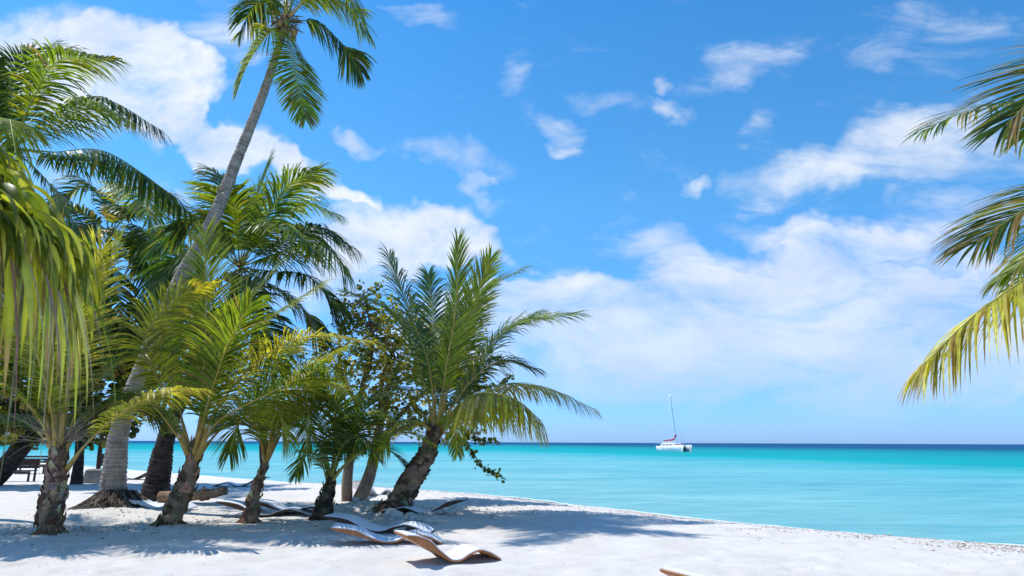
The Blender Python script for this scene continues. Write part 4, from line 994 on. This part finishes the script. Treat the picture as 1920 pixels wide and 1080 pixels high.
mb=MB(); box(mb,(2.9,0,1.3),(1.8,BC-2.1,.03)); mb.build('bow_net',M_green,CT,False)
mb=MB(); box(mb,(.3,0,.45),(4.6,BC-2.0,.9)); mb.build('underdeck_block',M_green,CT,False)  # dark green block filling the opening between the hulls
mb=MB(); vs=[]
for z,x0,x1,w2 in ((1.2,-3.1,1.8,1.7),(1.85,-2.7,1.1,1.5),(2.1,-2.3,.2,1.2)): vs+=[Vector((x0,-w2,z)),Vector((x1,-w2,z)),Vector((x1,w2,z)),Vector((x0,w2,z))]
mb.add(vs,[(0,1,5,4),(1,2,6,5),(2,3,7,6),(3,0,4,7),(4,5,9,8),(5,6,10,9),(6,7,11,10),(7,4,8,11),(8,9,10,11)]); cab=mb.build('cabin',M_hull,CT,False)
mb=MB(); [box(mb,(x,sy*1.6,1.6),(.9,.1,.22)) for x in (-1.9,-.7,.5) for sy in (-1,1)]; box(mb,(1.42,0,1.6),(.12,2.5,.22)); mb.build('cabin_window',M_win,cab,False)
mb=MB(); tube(mb,[Vector((.8-.1*i,0,1.2+1.0*i)) for i in range(13)]+[Vector((-.5,0,13.9))],.19,8); mst=mb.build('mast',M_mast,CT)
mb=MB(); [box(mb,(.6,0,z),(.06,1.8,.05)) for z in (5.2,9.0)]; mb.build('spreader',M_mast,mst,False)
mb=MB(); tube(mb,[Vector((.7,0,2.6)),Vector((-1.2,0,2.5)),Vector((-3.4,0,2.4))],.06,8); boom=mb.build('boom',M_mast,CT)
mb=MB(); tube(mb,[Vector((.66,0,4.0)),Vector((.5,0,3.1)),Vector((-.4,0,2.8)),Vector((-1.6,0,2.7)),Vector((-3.2,0,2.55))],lambda t:.24*(1-.35*t),8,noisy=.15); mb.build('sail_cover',M_red,boom)
mb=MB()
for a_,b2 in (((-.45,0,13.5),(3.7,0,1.5)),((-.4,0,12.8),(-.2,1.9,1.4)),((-.4,0,12.8),(-.2,-1.9,1.4)),((-.2,0,10.5),(3.5,0,1.5)),((-.45,0,13.5),(-3.9,0,1.4))):
    tube(mb,[Vector(a_),Vector(a_).lerp(Vector(b2),.5),Vector(b2)],.022,4)
mb.build('rigging',M_mast,CT)
mb=MB()
for sy in (-1,1):
    for i in range(8):
        x=-3.8+i*1.05; y=sy*(BC/2-.25); tube(mb,[Vector((x,y,1.3)),Vector((x,y,1.95))],.02,4)
    tube(mb,[Vector((-3.8,sy*(BC/2-.25),1.95)),Vector((3.55,sy*(BC/2-.25),1.97))],.014,4)
mb.build('guard_rail',M_mast,CT)
mb=MB(); box(mb,(3.75,0,1.42),(.14,BC-1.3,.12)); mb.build('bow_crossbeam',M_mast,CT,False)
CT.location=(g.x,g.y,SEA); CT.rotation_euler=(0,0,th)

# ------------------------------------------------------------------ wrack, twigs and chips on the sand
m_deb=principled('dry_debris',(0,0,0),.9,20,.3,attr=True)
rg=random.Random(88); mb=MB()
cols=[(.42,.30,.20),(.30,.20,.13),(.52,.42,.32),(.2,.14,.1),(.6,.5,.4)]
def chip(x,y,s):
    z=sand_h(x,y,None,True)+.006; a=rg.uniform(0,6.283); l=s*rg.uniform(.6,1.8); w_=s*rg.uniform(.25,.7)
    dx,dy=math.cos(a)*l/2,math.sin(a)*l/2; px_,py_=-math.sin(a)*w_/2,math.cos(a)*w_/2; h=s*.3
    mb.add([(x-dx,y-dy,z),(x+px_,y+py_,z),(x+dx,y+dy,z+h*rg.random()),(x-px_,y-py_,z),(x,y,z+h)],[(0,3,4),(3,2,4),(2,1,4),(1,0,4)],tuple(c_*rg.uniform(.7,1.2) for c_ in rg.choice(cols)))
sp_=shore[1:-1]; cnt=0
while cnt<5200:
    k=rg.randrange(0,8); a_,b2=sp_[k],sp_[k+1]; q=a_.lerp(b2,rg.random()); nrm=Vector((-(b2-a_).y,(b2-a_).x)).normalized()
    off=abs(rg.gauss(1.6,1.3)); 
    if noise.noise(Vector((q.x*1.2,off*2.0,4)))<rg.uniform(-.5,.25): continue
    x,y=q.x+nrm.x*off,q.y+nrm.y*off
    if y<8 or x>12: cnt+=1; continue
    chip(x,y,rg.uniform(.014,.05)); cnt+=1
for i in range(1900): # litter under the palms
    p=rg.choice([G(740,960),G(660,955),G(215,960),G(320,985),G(95,1000),G(880,960),G(600,965)]); x,y=p.x+rg.gauss(0,1.3),p.y+rg.gauss(0,.8)
    chip(x,y,rg.uniform(.02,.07))
for i in range(260): chip(rg.uniform(-9,8),rg.uniform(8.5,16),rg.uniform(.01,.03))
tag(mb.build('beach_debris',m_deb,smooth=False),'tan bits of dry seaweed, twigs and leaf litter strewn over the white sand','debris',kind='stuff')
